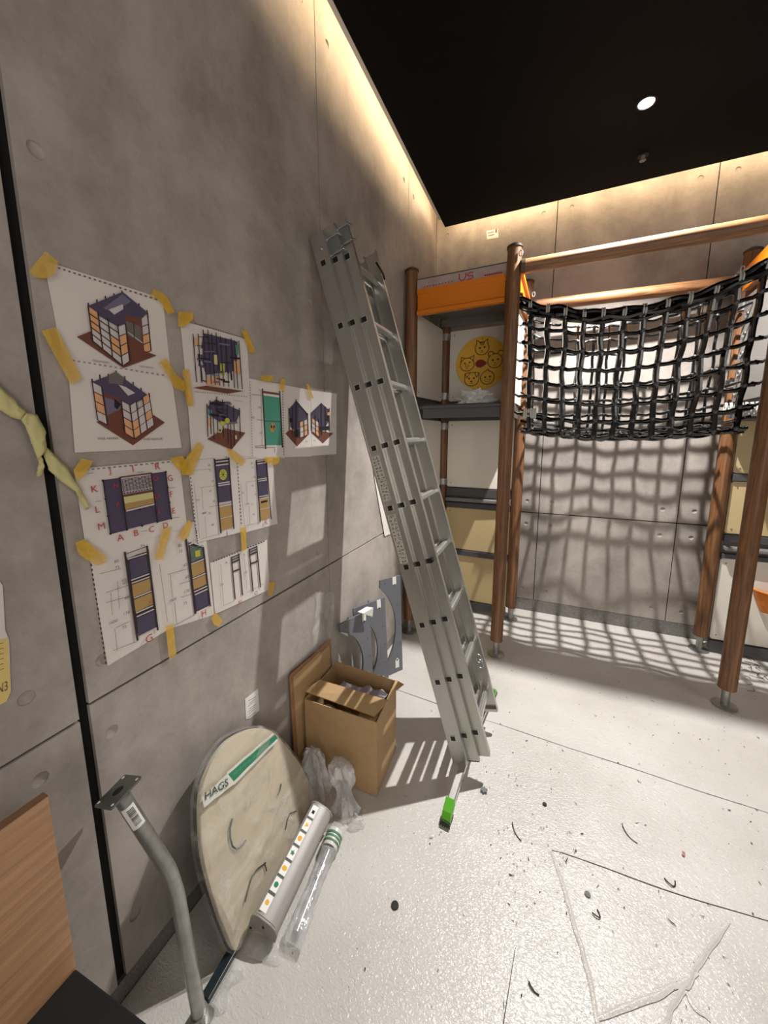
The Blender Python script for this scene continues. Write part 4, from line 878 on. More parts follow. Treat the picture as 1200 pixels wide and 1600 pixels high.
# clear film sleeve with a second transparent tube at the right, taped with green print
t = empty('film_sleeve', n0, 'clear plastic sleeve with green printed tape lying beside the grey play bar', 'plastic sleeve')
a0 = onz(455, 1478, 0.025); a1 = onz(528, 1292, 0.040); mb = MB(); n = 24; vs_ = []; seg = 30
for i in range(seg+1):
    k = i/seg; c = a0.lerp(a1, k); rw = 0.030+0.004*math.sin(k*9); rh = 0.022
    if k < 0.12: rw *= 1.1; rh *= 0.4+k*5
    for j in range(n): a = 2*PI*j/n; q = 1+0.16*noise.noise(V((k*14, math.cos(a)*1.5, math.sin(a)*1.5))); p_ = c+sd*rw*math.cos(a)*q+Z*rh*math.sin(a)*q; p_.z = max(p_.z, .002); vs_.append(p_)
mb.add(vs_, [[i*n+j, i*n+(j+1) % n, (i+1)*n+(j+1) % n, (i+1)*n+j] for i in range(seg) for j in range(n)]); part(mb, 'sleeve', FILM2, t)
dv = (a1-a0).normalized()
mb = MB(); mb.tube([a0+dv*0.03, a1-dv*0.07], 0.014, 16); part(mb, 'inner_tube', mat('silver_tube', (170, 168, 166), 0.25, 0.5), t, smooth=True)
mb = MB()
for k in range(9):
    c = a0+dv*(0.12+0.022*k)+Z*0.0146+sd*0.0; mb.add([c+sd*-.004, c+sd*.004, c+sd*.004+dv*(.009 if k % 3 else .014), c-sd*.003+dv*.010], [[0, 1, 2, 3]])
part(mb, 'printed_marks', mat('grey_print', (84, 88, 98), 0.6), t)
mb = MB(); c = a1-dv*0.055; mb.tube([c-dv*0.028, c-dv*.01, c+dv*0.01, c+dv*0.030], [0.0290, 0.033, 0.031, 0.034], 20, cap=False); part(mb, 'white_tape', TW, t, smooth=True)
mb = MB()
for k in range(3): q = c+dv*(-0.016+0.014*k); mb.tube([q, q+dv*0.006], 0.0345, 20, cap=False)
part(mb, 'green_print', mat('dull_green', (70, 128, 92), 0.5), t)
# film end under the bar
mb = MB(); P = [onz(*q, 0.003) for q in ((378, 1466), (388, 1452), (436, 1470), (447, 1498), (433, 1514), (405, 1500), (372, 1490))]; cc = sum(P, V())/len(P)+Z*0.02; vs_ = [cc]+P; mb.add(vs_, [[0, i+1, (i+1) % 7+1] for i in range(7)]); o = part(mb, 'film_end', FILM2, t); o.modifiers.new('sub', 'SUBSURF').levels = 3; o.modifiers['sub'].render_levels = 3

# ------------------------------------------------------------------ crumpled clear bags
def bag(cx, cy, prof_, seed, lab, lean=(0, 0), pl=9, amp=0.22, mt=FILM2):
    """gathered plastic: pleated shell swept up a soft profile of (z, radius)"""
    mb = MB(); n = 96; vs_ = []; K_ = 40
    for i in range(K_+1):
        k = i/K_*(len(prof_)-1); a = min(int(k), len(prof_)-2); f_ = k-a; f_ = f_*f_*(3-2*f_); z = prof_[a][0]*(1-f_)+prof_[a+1][0]*f_; r_ = prof_[a][1]*(1-f_)+prof_[a+1][1]*f_
        for j in range(n):
            th = 2*PI*j/n; ct, st = math.cos(th), math.sin(th)
            w_ = 1+amp*math.sin(pl*th+2.5*noise.noise(V((z*9, seed, ct))))*0.55+amp*1.7*noise.noise(V((ct*1.6, st*1.6, z*13+seed)))+amp*.7*noise.noise(V((ct*4.5, st*4.5, z*26+seed)))
            q = V((cx+lean[0]*z+r_*w_*ct, cy+lean[1]*z+r_*w_*st*.8, z+0.25*r_*noise.noise(V((ct*2, st*2, seed+3))))); q.z = max(q.z, 0.003); vs_.append(q)
    mb.add(vs_, [[i*n+j, i*n+(j+1) % n, (i+1)*n+(j+1) % n, (i+1)*n+j] for i in range(K_) for j in range(n)])
    return tag(mb.build('plastic_bag', mt), lab, 'plastic bag')
bag(0.325, 1.175, [(0.004, 0.040), (0.03, 0.052), (0.075, 0.034), (0.105, 0.028), (0.15, 0.056), (0.19, 0.060), (0.215, 0.036), (0.222, 0.004)], 2.3, 'crumpled clear plastic bag in front of the cardboard box', (-0.20, 0.05), 8)
bag(0.185, 1.18, [(0.004, 0.050), (0.06, 0.055), (0.12, 0.045), (0.17, 0.050), (0.205, 0.030), (0.215, 0.004)], 7.7, 'crumpled clear plastic bag between the disc and the flat carton', (-0.25, 0.1), 7, 0.3)
bag(0.388, 1.145, [(0.003, 0.030), (0.012, 0.034), (0.028, 0.020), (0.036, 0.003)], 5.2, 'small end of clear film on the floor beside the box corner', (0, 0), 6, 0.35)

# hanging film on the wall
mb = MB(); vs_ = []; 
for i in range(13):
    for j in range(7):
        p_ = onx(488+j*4.6+(i-6)*(-.6)+2*math.sin(i*.9), 925+i*12, 0.0); p_.x = 0.006+0.022*abs(noise.noise(V((i*.6, j*.8, 2)))); vs_.append(p_)
mb.add(vs_, [[i*7+j, (i+1)*7+j, (i+1)*7+j+1, i*7+j+1] for i in range(12) for j in range(6)]); tag(mb.build('film_strip', FILM, smooth=True), 'strip of clear film stuck to the wall above the flat carton', 'film')

# ------------------------------------------------------------------ galvanised pipe leg
t = empty('pipe_leg', (0.235, 0.505, 0), 'bent galvanised steel pipe with a square flange leaning on the wall', 'steel pipe')
pb = V((0.236, 0.508, 0.030)); pm = onx(272, 1372, 0.185); pt_ = onx(186, 1238, 0.090)
pts = [pb, pb.lerp(pm, .5), pb.lerp(pm, .88)]
for k in range(1, 8):
    a = k/8; pts.append((pb.lerp(pm, .88)).lerp(pm, a).lerp(pm.lerp(pt_, .14), a))
pts += [pm.lerp(pt_, .14), pm.lerp(pt_, .6), pt_]
mb = MB(); mb.tube(pts, 0.0180, 22); part(mb, 'pipe', STEEL, t, smooth=True)
dp = (pt_-pm).normalized(); a_ = Y-dp*Y.dot(dp); a_.normalize(); b_ = dp.cross(a_)
def flange_pl(h, c=0.008): return [(-h+c, -h), (h-c, -h), (h, -h+c), (h, h-c), (h-c, h), (-h+c, h), (-h, h-c), (-h, -h+c)]
mb = MB(); mb.frame(pt_, a_, b_, dp, flange_pl(0.040, .005), 0, 0.005); part(mb, 'flange', mat('flange_grey', (118, 118, 114), 0.4, 0.7), t, bevel=0.001)
mb = MB(); mb.frame(pt_+dp*0.0052, a_, b_, dp, [(math.cos(k*PI/8)*0.0125, math.sin(k*PI/8)*0.0125) for k in range(16)], 0, 0.0005); part(mb, 'pipe_opening', BLK, t)
for sx_, sy_ in ((1, 1), (1, -1), (-1, 1), (-1, -1)):
    mb = MB(); mb.frame(pt_+dp*0.0052+a_*0.031*sx_+b_*0.031*sy_, a_, b_, dp, [(math.cos(k*PI/5)*0.0035, math.sin(k*PI/5)*0.0035) for k in range(10)], 0, 0.0005); part(mb, 'bolt_hole', WHT, t)
# barcode label on the pipe, facing the room
nl = (CAM-pt_).normalized(); nl = (nl-dp*nl.dot(dp)).normalized(); sl = dp.cross(nl); c0_ = pt_-dp*0.070
mb = MB(); bc = MB(); n = 10
def pl_(th, l, r_): return c0_-dp*l+(nl*math.cos(th)+sl*math.sin(th))*r_
for i in range(n): 
    t0, t1 = -1.0+1.7*i/n, -1.0+1.7*(i+1)/n; mb.add([pl_(t0, -.032, .0186), pl_(t1, -.032, .0186), pl_(t1, .032, .0186), pl_(t0, .032, .0186)], [[0, 1, 2, 3]])
bl_o = part(mb, 'barcode_label', WHT, t); random.seed(5); l = -.024
while l < .024:
    wd = random.choice((.0008, .0016, .0024))
    for t0, t1 in ((-.45, -.15), (-.15, .15), (.15, .4)): bc.add([pl_(t0, l, .0189), pl_(t1, l, .0189), pl_(t1, l+wd, .0189), pl_(t0, l+wd, .0189)], [[0, 1, 2, 3]])
    l += wd+random.choice((.0008, .0016))
sub(bc, 'barcode', BLK, bl_o)
mb = MB(); mb.frame(V((0.236, 0.508, 0.003)), X, Y, Z, flange_pl(0.030), 0, 0.006); mb.tube([(0.236, 0.508, 0.009), (0.236, 0.508, 0.035)], 0.022, 16); part(mb, 'foot_plate', STEEL, t)
# dark film-wrapped bar lying on the floor
p0, p1 = onz(300, 1600, .012), onz(360, 1494, .012); t = empty('dark_bar', (p0+p1)/2, 'dark blue-black bar in clear film on the floor under the disc', 'metal bar'); d = (p1-p0).normalized(); s_ = V((-d.y, d.x, 0))
p0 = p0+d*0.045
mb = MB(); mb.frame(p0, s_, Z, d, [(-.012, -.008), (.016, -.008), (.016, .010), (-.012, .010)], 0, (p1-p0).length+.03); part(mb, 'bar', mat('dark_bar', (30, 40, 46), 0.3), t, bevel=0.002)
mb = MB(); vs_ = []
for i in range(20):
    c = p0+d*((p1-p0).length*i/19); 
    for j, (a, h) in enumerate(((-.056, -.0085), (-.046, .004), (-.036, .010), (-.024, .006), (-.014, -.006))): vs_.append(c+s_*(a*(1 if j else 1+.2*math.sin(i*.5)))+Z*(h+.003*noise.noise(V((i*.9, j, 0)))*(h > 0)))
mb.add(vs_, [[i*5+j, i*5+j+1, (i+1)*5+j+1, (i+1)*5+j] for i in range(19) for j in range(4)]); part(mb, 'film', FILM2, t)

# ------------------------------------------------------------------ bench at the lower left
t = empty('wooden_bench', (0.35, -0.1, 0), 'bench corner with oak-veneered back board and black seat at the lower left', 'bench')
mb = MB(); mb.box((0.100, -0.75, 0.03), (0.120, 0.318, 0.866)); part(mb, 'back_board', OAK, t, bevel=0.0015)
mb = MB(); mb.box((0.100, -0.75, 0.8662), (0.120, 0.318, 0.8672)); tag(part(mb, 'edge_banding', mat('edge_brown', (120, 86, 60), 0.6), t), 'darker brown top edge')
mb = MB(); mb.frame(V((0.1212, 0.316, 0)), V((1, 0.06, 0)).normalized(), -Y, Z, [(0, 0), (0.42, 0), (0.42, 0.95), (0, 0.95)], 0.36, 0.42); part(mb, 'seat', mat('black_seat', (14, 14, 15), 0.75), t, bevel=0.004)
for x in (0.15, 0.50):
    for y in (0.27, -0.55):
        mb = MB(); mb.box((x-.02, y-.02, 0.0), (x+.02, y+.02, 0.36)); part(mb, 'leg', BLK, t)

# ------------------------------------------------------------------ papers on the wall
INK = {'d': ink((52, 40, 44)), 'p': ink((78, 68, 92)), 'br': ink((112, 66, 52)), 'o': ink((224, 168, 122)), 'w': ink((206, 196, 196)), 'g': ink((72, 146, 124)), 'y': ink((190, 190, 70)), 't': ink((176, 142, 88)), 'l': ink((150, 142, 140)), 'r': ink((184, 66, 54)), 'k': ink((28, 24, 28)), 'h': ink((110, 102, 98)), 'b': ink((84, 150, 180)), 'c': ink((208, 200, 140)), 'q': ink((112, 106, 130))}
class Paper:
    def __init__(s, zx, zy, sc, corners, label, x=0.002, lift=()):
        s.zx, s.zy, s.sc, s.x = zx, zy, sc, x; s.n = 0
        c = [s.pt(*q) for q in corners]; mid = sum(c, V())/len(c)
        s.t = empty('plan_sheet', mid, label, 'paper', 'printed plans taped to the wall')
        mb = MB(); n = 8; vs_ = []
        for i in range(n+1):
            for j in range(n+1):
                a, b_ = i/n, j/n; p_ = c[0].lerp(c[1], a).lerp(c[3].lerp(c[2], a), b_); vs_.append(p_)
        mb.add(vs_, [[i*(n+1)+j, i*(n+1)+j+1, (i+1)*(n+1)+j+1, (i+1)*(n+1)+j] for i in range(n) for j in range(n)])
        o = part(mb, 'sheet', PAPER, s.t); m_ = o.modifiers.new('s', 'SOLIDIFY'); m_.thickness = 0.0004; m_.offset = 0
        s.mb = MB(); s.lay = 0; s.c = c; s.u = (c[1]-c[0]).normalized() if len(c) > 1 else Y; s.v = X.cross(s.u); 
        if s.v.z < 0: s.v = -s.v
    def pt(s, x, y, k=0): return onx(s.zx+x/s.sc, s.zy+y/s.sc, s.x+0.0006+0.00012*k) if k else onx(s.zx+x/s.sc, s.zy+y/s.sc, s.x)
    def poly(s, pts, col): s.lay = (s.lay+1) % 60; s.mb.add([s.pt(x, y, s.lay+1) for x, y in pts], [list(range(len(pts)))], INK[col])
    def line(s, a, b_, w_, col='d'):
        d = V((b_[0]-a[0], b_[1]-a[1])); 
        if d.length < 1e-6: return
        d.normalize(); nx_, ny_ = -d.y*w_/2, d.x*w_/2; s.poly([(a[0]+nx_, a[1]+ny_), (b_[0]+nx_, b_[1]+ny_), (b_[0]-nx_, b_[1]-ny_), (a[0]-nx_, a[1]-ny_)], col)
    def dash(s, a, b_, n, ln=0.5, w_=7, col='h'):
        for i in range(n):
            k = (i+.25)/n; q = k+ln/n; s.line((a[0]+(b_[0]-a[0])*k, a[1]+(b_[1]-a[1])*k), (a[0]+(b_[0]-a[0])*q, a[1]+(b_[1]-a[1])*q), w_, col)
    def grid(s, q, rows_, post='d', pw=8):   # q: TL, TR, BR, BL; rows_: list of rows of colour codes
        R_ = len(rows_); Cn = len(rows_[0]); f = lambda a, b_: tuple((q[0][i]*(1-a)+q[1][i]*a)*(1-b_)+(q[3][i]*(1-a)+q[2][i]*a)*b_ for i in (0, 1))
        for r_ in range(R_):
            for c_ in range(Cn):
                if rows_[r_][c_] != '.': g = .04; s.poly([f((c_+g)/Cn, (r_+g)/R_), f((c_+1-g)/Cn, (r_+g)/R_), f((c_+1-g)/Cn, (r_+1-g)/R_), f((c_+g)/Cn, (r_+1-g)/R_)], rows_[r_][c_])
        if pw:
            for c_ in range(Cn+1): s.line(f(c_/Cn, -0.02), f(c_/Cn, 1), pw, post)
            for r_ in range(1, R_+1): s.line(f(0, r_/R_), f(1, r_/R_), pw*.7, post)
    def text(s, w_, x, y, h, col='r'):
        s.lay = (s.lay+1) % 60; o_ = s.pt(x, y, s.lay+1); hh = (s.pt(x, y-h/2, 1)-s.pt(x, y+h/2, 1)).length; vs_, fs, W_, H_ = text_geo(w_)
        kx = hh/H_; put_text(s.mb, w_, o_-s.u*(W_*kx/2)-s.v*hh/2, s.u, s.v, ht=hh, mt=INK[col])
    def circle(s, cx, cy, rx, ry, col, n=18): s.poly([(cx+rx*math.cos(2*PI*k/n), cy+ry*math.sin(2*PI*k/n)) for k in range(n)], col)
    def done(s): part(s.mb, 'print', None, s.t); return s.t

# upper left plan
p = Paper(40, 380, 4.615, [(130, 125), (990, 400), (1050, 960), (290, 960)], 'plan sheet at the top left showing a cube play tower', 0.002)
p.u = (p.pt(990, 400)-p.pt(130, 125)).normalized(); p.v = X.cross(p.u)
p.dash((225, 175), (960, 410), 20, .45, 11)
p.poly([(370, 675), (475, 632), (945, 810), (705, 900)], 'br')
p.poly([(455, 450), (700, 350), (880, 500), (835, 545), (850, 760), (745, 830), (730, 570), (665, 600), (540, 530)], 'p')
p.poly([(560, 470), (700, 365), (760, 420), (640, 500)], 'q'); p.poly([(600, 480), (700, 440), (705, 475), (640, 515)], 'w'); p.poly([(712, 520), (835, 540), (850, 790), (745, 820)], 'br'); p.poly([(722, 560), (830, 600), (835, 720), (735, 660)], 'h')
p.line((735, 640), (845, 720), 5, 'w'); p.line((780, 570), (785, 690), 6)
p.grid([(450, 455), (665, 590), (698, 880), (485, 705)], [('o', '.', '.'), ('o', 'w', 'w'), ('o', 'w', 'o'), ('w', 'w', 'o'), ('w', 'w', 'w')], pw=9)
p.grid([(665, 600), (720, 585), (750, 850), (700, 885)], [('w',), ('o',), ('o',), ('w',)]); p.grid([(832, 540), (880, 520), (905, 775), (852, 795)], [('w',), ('w',), ('o',), ('o',)])
for x, a, b_ in ((450, 430, 470), (513, 405, 500), (575, 380, 540), (636, 362, 520), (694, 342, 470), (757, 400, 640), (817, 432, 560), (875, 482, 540)): p.line((x, a), (x+8, b_), 9)
p.circle(788, 722, 18, 26, 'y'); p.circle(788, 722, 8, 12, 'd'); p.circle(808, 650, 20, 28, 'h'); p.text('FACE AVANTE', 545, 853, 12, 'h'); p.text('FACE DROITE', 872, 893, 12, 'h'); p.done()
# lower left plan
p = Paper(40, 380, 4.615, [(300, 822), (1050, 948), (1125, 1475), (355, 1510)], 'plan sheet showing a cube play tower, directly below the top left plan', 0.0032)
p.u = (p.pt(1125, 1475)-p.pt(355, 1510)).normalized(); p.v = X.cross(p.u)
p.dash((330, 843), (1010, 955), 18, .45, 10, 'l')
p.poly([(510, 1290), (640, 1235), (925, 1240), (1003, 1293), (775, 1458)], 'br')
p.poly([(480, 1000), (650, 935), (890, 1100), (760, 1170), (690, 1140), (600, 1120), (560, 1100)], 'p'); p.poly([(560, 1080), (700, 1130), (715, 1260), (600, 1310)], 'br'); p.poly([(570, 1110), (690, 1150), (680, 1200), (590, 1240)], 'q')
p.poly([(600, 950), (650, 925), (710, 970), (700, 1020), (600, 1010)], 'h'); p.poly([(670, 1020), (720, 1035), (790, 1080), (740, 1100)], 'w'); p.poly([(640, 1120), (690, 1160), (660, 1200), (640, 1180)], 'k')
p.grid([(480, 1000), (548, 1035), (590, 1310), (520, 1275)], [('w',), ('o',), ('o',), ('w',)]); p.grid([(690, 1135), (752, 1170), (785, 1410), (718, 1370)], [('w',), ('w',), ('o',), ('o',)])
p.grid([(752, 1170), (888, 1085), (925, 1310), (785, 1410)], [('w', '.', 'o'), ('w', 'w', 'w'), ('o', 'w', 'o'), ('o', 'w', 'w')])
for x, a, b_ in ((478, 978, 1010), (535, 948, 1040), (596, 942, 1010), (652, 918, 1000), (715, 958, 1060), (775, 1000, 1160), (832, 1042, 1120), (890, 1080, 1110)): p.line((x, a), (x+5, b_), 9)
p.circle(648, 1250, 20, 26, 'y'); p.circle(648, 1250, 9, 12, 'd'); p.text('FACE ARRIERE', 597, 1408, 15, 'h'); p.text('FACE GAUCHE', 920, 1412, 15, 'h'); p.done()
# tower plans B
p = Paper(270, 480, 4.444, [(50, 90), (515, 222), (535, 610), (100, 595)], 'plan sheet with a dense dark tower elevation, topmost of the second column', 0.002)
p.u = (p.pt(535, 610)-p.pt(100, 595)).normalized(); p.v = X.cross(p.u); p.dash((150, 110), (500, 215), 22, .5, 7)
p.poly([(140, 560), (230, 545), (495, 582), (380, 600)], 'br'); p.poly([(215, 180), (405, 225), (450, 240), (445, 440), (230, 470), (190, 320)], 'p'); p.poly([(330, 390), (360, 392), (360, 475), (330, 470)], 'y')
p.poly([(150, 210), (178, 215), (178, 268), (152, 268)], 'o'); p.poly([(425, 370), (465, 375), (468, 465), (428, 460)], 'o'); p.poly([(180, 285), (205, 288), (205, 330), (182, 325)], 'w'); p.poly([(430, 260), (455, 262), (455, 330), (432, 325)], 'g'); p.poly([(285, 330), (310, 332), (310, 400), (285, 395)], 'c'); p.poly([(235, 490), (330, 485), (330, 545), (235, 540)], 'o')
random.seed(3)
for i, x in enumerate((140, 175, 210, 243, 270, 300, 330, 365, 405, 428, 458)): p.line((x, [185, 185, 155, 155, 180, 175, 200, 215, 215, 230, 232][i]), (x+25, 520+i*5), 6)
for i in range(26): x = random.uniform(160, 400); y = random.uniform(200, 520); p.line((x, y), (x+random.uniform(30, 80), y+random.uniform(0, 12)), random.choice((5, 8, 12)), random.choice(('d', 'k', 'p', 'd', 'q')))
for i in range(14): x = random.uniform(170, 430); y = random.uniform(210, 460); p.line((x, y), (x+8, y+random.uniform(30, 90)), random.choice((6, 10)), random.choice(('k', 'p', 'd', 'w')))
p.done()
p = Paper(270, 480, 4.444, [(100, 592), (535, 606), (550, 1035), (130, 1030)], 'plan sheet with an open post tower on a brown base, second column below', 0.0032)
p.u = (p.pt(550, 1010)-p.pt(130, 1020)).normalized(); p.v = X.cross(p.u); p.dash((150, 585), (520, 622), 22, .5, 6, 'l')
p.poly([(240, 915), (360, 840), (505, 872), (408, 990)], 'br'); p.poly([(240, 690), (300, 640), (470, 720), (440, 800), (330, 800), (270, 760)], 'p'); p.poly([(245, 712), (272, 715), (272, 752), (248, 752)], 'b'); p.poly([(245, 765), (262, 768), (262, 830), (247, 830)], 'o')
for x, a, b_ in ((236, 672, 900), (258, 648, 880), (305, 620, 860), (345, 640, 900), (378, 655, 950), (422, 682, 960), (462, 700, 890), (280, 760, 915), (400, 780, 985)): p.line((x, a), (x+8, b_), 6)
for i in range(12): x = random.uniform(250, 380); y = random.uniform(660, 840); p.line((x, y), (x+random.uniform(30, 90), y+random.uniform(-5, 25)), random.choice((5, 9, 14)), random.choice(('k', 'd', 'q')))
p.circle(378, 788, 17, 20, 'y'); p.circle(328, 855, 14, 18, 'c'); p.circle(328, 855, 7, 9, 'd'); p.poly([(330, 790), (362, 795), (360, 825), (335, 820)], 'y'); p.poly([(432, 890), (444, 888), (446, 915), (434, 917)], 'c'); p.text('VUE ISOMETRIQUE', 455, 652, 9, 'l'); p.done()
p = Paper(270, 480, 4.444, [(525, 494), (776, 540), (776, 1046), (552, 1050)], 'plan sheet with a tall green panel drawing', 0.0026)
p.u = (p.pt(765, 960)-p.pt(640, 960)).normalized(); p.v = X.cross(p.u)
p.poly([(628, 612), (742, 628), (756, 958), (645, 960)], 'g'); p.line((622, 565), (645, 985), 9); p.line((742, 582), (762, 975), 9); p.poly([(625, 580), (745, 598), (745, 612), (626, 596)], 'br'); p.line((636, 790), (750, 793), 4)
p.circle(694, 835, 21, 33, 't'); p.circle(685, 830, 6, 12, 'd'); p.circle(704, 830, 6, 12, 'd'); p.line((680, 815), (708, 858), 3); p.line((545, 605), (622, 612), 3, 'h'); p.line((585, 780), (640, 786), 3, 'h'); p.line((612, 575), (622, 960), 2, 'h'); p.line((570, 965), (640, 962), 3, 'h'); p.line((570, 975), (708, 975), 3, 'h'); p.line((708, 975), (708, 1010), 3, 'h')
p.text('178', 602, 697, 14, 'h'); p.text('250', 556, 765, 14, 'h'); p.text('178', 612, 873, 14, 'h'); p.text('73', 600, 577, 12, 'h'); p.dash((535, 510), (555, 1040), 28, .5, 5, 'l'); p.dash((762, 560), (772, 1030), 26, .5, 6, 'h'); p.done()
for c_, lab, k in (([(776, 540), (962, 578), (965, 1036), (776, 1041)], 'plan sheet with a small corner tower, middle of the upper row', 0), ([(960, 577), (1138, 600), (1135, 1020), (964, 1032)], 'plan sheet with a small corner tower, rightmost of all', 1)):
    p = Paper(270, 480, 4.444, c_, lab, 0.0020+.001*k)
    if k == 0:
        p.poly([(782, 878), (810, 850), (943, 885), (862, 968)], 'br'); p.poly([(808, 705), (855, 650), (935, 740), (930, 790), (880, 800), (870, 880), (815, 830)], 'p'); p.grid([(880, 800), (938, 775), (942, 885), (882, 908)], [('o', 'w'), ('w', 'o'), ('w', 'o')], pw=5)
        for x, a, b_ in ((806, 700, 850), (830, 690, 880), (856, 640, 900), (880, 790, 908), (910, 790, 895), (937, 735, 885)): p.line((x, a), (x+3, b_), 6)
        p.line((856, 650), (937, 745), 6); p.poly([(812, 770), (830, 772), (830, 800), (812, 798)], 'k'); p.poly([(845, 850), (878, 850), (872, 905), (850, 900)], 'k'); p.text('FACE', 930, 932, 9, 'h')
    else:
        p.poly([(960, 872), (985, 850), (1115, 875), (1042, 946)], 'br'); p.poly([(965, 730), (1030, 665), (1088, 715), (1088, 790), (1060, 830), (1010, 850), (970, 780)], 'p'); p.grid([(965, 770), (1015, 800), (1018, 905), (966, 860)], [('o', 'w'), ('w', 'o'), ('w', 'o')], pw=5)
        for x, a, b_ in ((963, 730, 860), (990, 750, 885), (1015, 770, 905), (1032, 665, 890), (1060, 690, 870), (1086, 700, 860)): p.line((x, a), (x+2, b_), 6)
        p.poly([(1018, 830), (1085, 825), (1088, 850), (1020, 858)], 'k'); p.poly([(1062, 750), (1088, 755), (1085, 790), (1062, 785)], 'k'); p.poly([(1072, 732), (1090, 728), (1090, 750), (1074, 752)], 'o'); p.line((966, 732), (1032, 668), 6); p.text('FACE', 985, 926, 8, 'h')
    p.done()
# lettered key plan
p = Paper(90, 700, 5.714, [(145, 190), (1085, 100), (1158, 712), (262, 962)], 'key plan sheet with red letters round a purple grid', 0.0026)
p.dash((150, 205), (1060, 118), 19, .5, 10, 'h')
G = lambda a, b_: ((405+(965-405)*a)*(1-b_)+(472+(1015-472)*a)*b_, (292+(215-292)*a)*(1-b_)+(765+(628-765)*a)*b_)
p.poly([G(0, 0), G(1, 0), G(1, 1), G(0, 1)], 'p'); p.poly([G(.285, -.0), G(.77, -.0), G(.77, .34), G(.285, .34)], 'w')
for i in range(9): k = .30+.47*i/9; p.line(G(k, .03), G(k+.008, .28), 4, 'd')
for i in range(10): k = .03+.25*i/10; p.line(G(.29, k), G(.765, k), 4, 'd')
for i in range(10): p.line(G(.30+.046*i, .30), G(.325+.046*i, .30), 9, 'k')
p.line(G(.28, .34), G(.78, .34), 16, 'br'); p.line(G(.27, -.02), G(.78, -.02), 12, 'br'); p.poly([G(.29, .37), G(.77, .37), G(.77, .60), G(.29, .62)], 'c'); p.poly([G(.29, .50), G(.77, .50), G(.77, .60), G(.29, .62)], 't'); p.line(G(.30, .645), G(.77, .625), 14, 'w')
for a in (0, .27, .77, 1): p.line(G(a, 0 if a in (0, 1) else 0), G(a, 1), 9, 'k')
p.line(G(.52, .66), G(.52, 1), 9, 'k')
for b_ in (0, .345, .67, 1):
    p.line(G(0, b_), G(.27, b_), 9, 'k'); p.line(G(.77, b_), G(1, b_), 9, 'k')
p.line(G(.27, .67), G(.77, .67), 9, 'k')
for a, b_ in ((0, 0), (0, .345), (0, .67), (0, 1), (.27, 0), (.77, 0), (1, 0), (1, .33), (1, .66), (1, 1), (.27, 1), (.52, 1), (.77, 1), (.52, .67)): c_ = G(a, b_); p.circle(c_[0], c_[1], 11, 11, 'k', 10)
for ch, x, y, h in (('J', 465, 212, 62), ('I', 672, 185, 58), ('R', 893, 163, 56), ('K', 330, 365, 60), ('G', 1005, 268, 52), ('F', 1016, 412, 50), ('L', 357, 548, 58), ('E', 1037, 560, 50), ('M', 392, 698, 58), ('D', 963, 690, 50), ('A', 560, 800, 58), ('B', 703, 758, 54), ('C', 838, 725, 54)): p.text(ch, x, y, h)
for ch, x, y in (('N', 520, 330), ('O', 875, 270), ('P', 540, 505), ('Q', 668, 510), ('S', 795, 492), ('D', 888, 430), ('I', 905, 565)): p.text(ch, x, y, 42)
for x, y in ((740, 215), (1020, 355), (365, 475), (770, 742), (1060, 622), (295, 225)): p.line((x-28, y+3), (x+28, y-3), 5, 'l')
p.done()
# J and K plans
def tall(p, rails, posts_, panels, labels, dims):
    for a, b_, w_ in rails: p.line(a, b_, w_, 'd')
    for q, c_ in panels: p.poly(q, c_)
p = Paper(280, 700, 7.5, [(88, 92), (690, 60), (742, 985), (212, 1110)], 'plan sheet marked J with a purple and tan panel column', 0.0020)
p.u = (p.pt(642, 950)-p.pt(490, 1000)).normalized(); p.v = X.cross(p.u); p.dash((112, 120), (205, 1050), 22, .5, 9, 'd')
p.poly([(420, 140), (590, 120), (622, 610), (462, 640)], 'd'); p.poly([(432, 215), (578, 195), (592, 395), (452, 410)], 'p'); p.poly([(455, 450), (600, 425), (612, 615), (470, 640)], 'p'); p.poly([(470, 690), (615, 662), (622, 790), (482, 830)], 't'); p.poly([(484, 838), (626, 800), (638, 925), (494, 968)], 't')
for a, b_ in (((428, 165), (575, 148)), ((430, 205), (578, 186)), ((455, 418), (592, 396)), ((458, 442), (598, 420)), ((468, 655), (612, 628)), ((474, 688), (614, 660))): p.line(a, b_, 14, 'w')
p.line((484, 830), (624, 795), 8, 'w'); p.line((412, 125), (490, 1000), 16); p.line((580, 110), (642, 950), 14); p.circle(515, 312, 44, 64, 'y'); p.circle(515, 312, 9, 14, 'd')
for k in range(8): a = k*PI/4; p.line((515+12*math.cos(a), 312+18*math.sin(a)), (515+34*math.cos(a), 312+50*math.sin(a)), 6, 'h')
for a, b_ in (((160, 142), (410, 118)), ((120, 270), (370, 245)), ((245, 465), (435, 440)), ((250, 1070), (490, 1000)), ((262, 465), (280, 720)), ((175, 420), (240, 1060)), ((300, 800), (320, 1050)), ((350, 690), (450, 672))): p.line(a, b_, 3, 'h')
for s_, x, y in (('80', 352, 202), ('73', 360, 262), ('50', 390, 388), ('60', 365, 502), ('250', 212, 612), ('73', 405, 625), ('1800', 292, 762), ('73', 356, 765), ('60', 393, 898), ('73', 548, 112)): p.text(s_, x, y, 24, 'h')
p.text('J', 558, 1005, 62); p.done()
p = Paper(280, 700, 7.5, [(682, 60), (1090, 95), (1152, 888), (742, 1000)], 'plan sheet marked K with a purple and tan panel column', 0.0012)
p.u = (p.pt(1075, 835)-p.pt(950, 870)).normalized(); p.v = X.cross(p.u); p.dash((672, 80), (730, 900), 20, .5, 9, 'd')
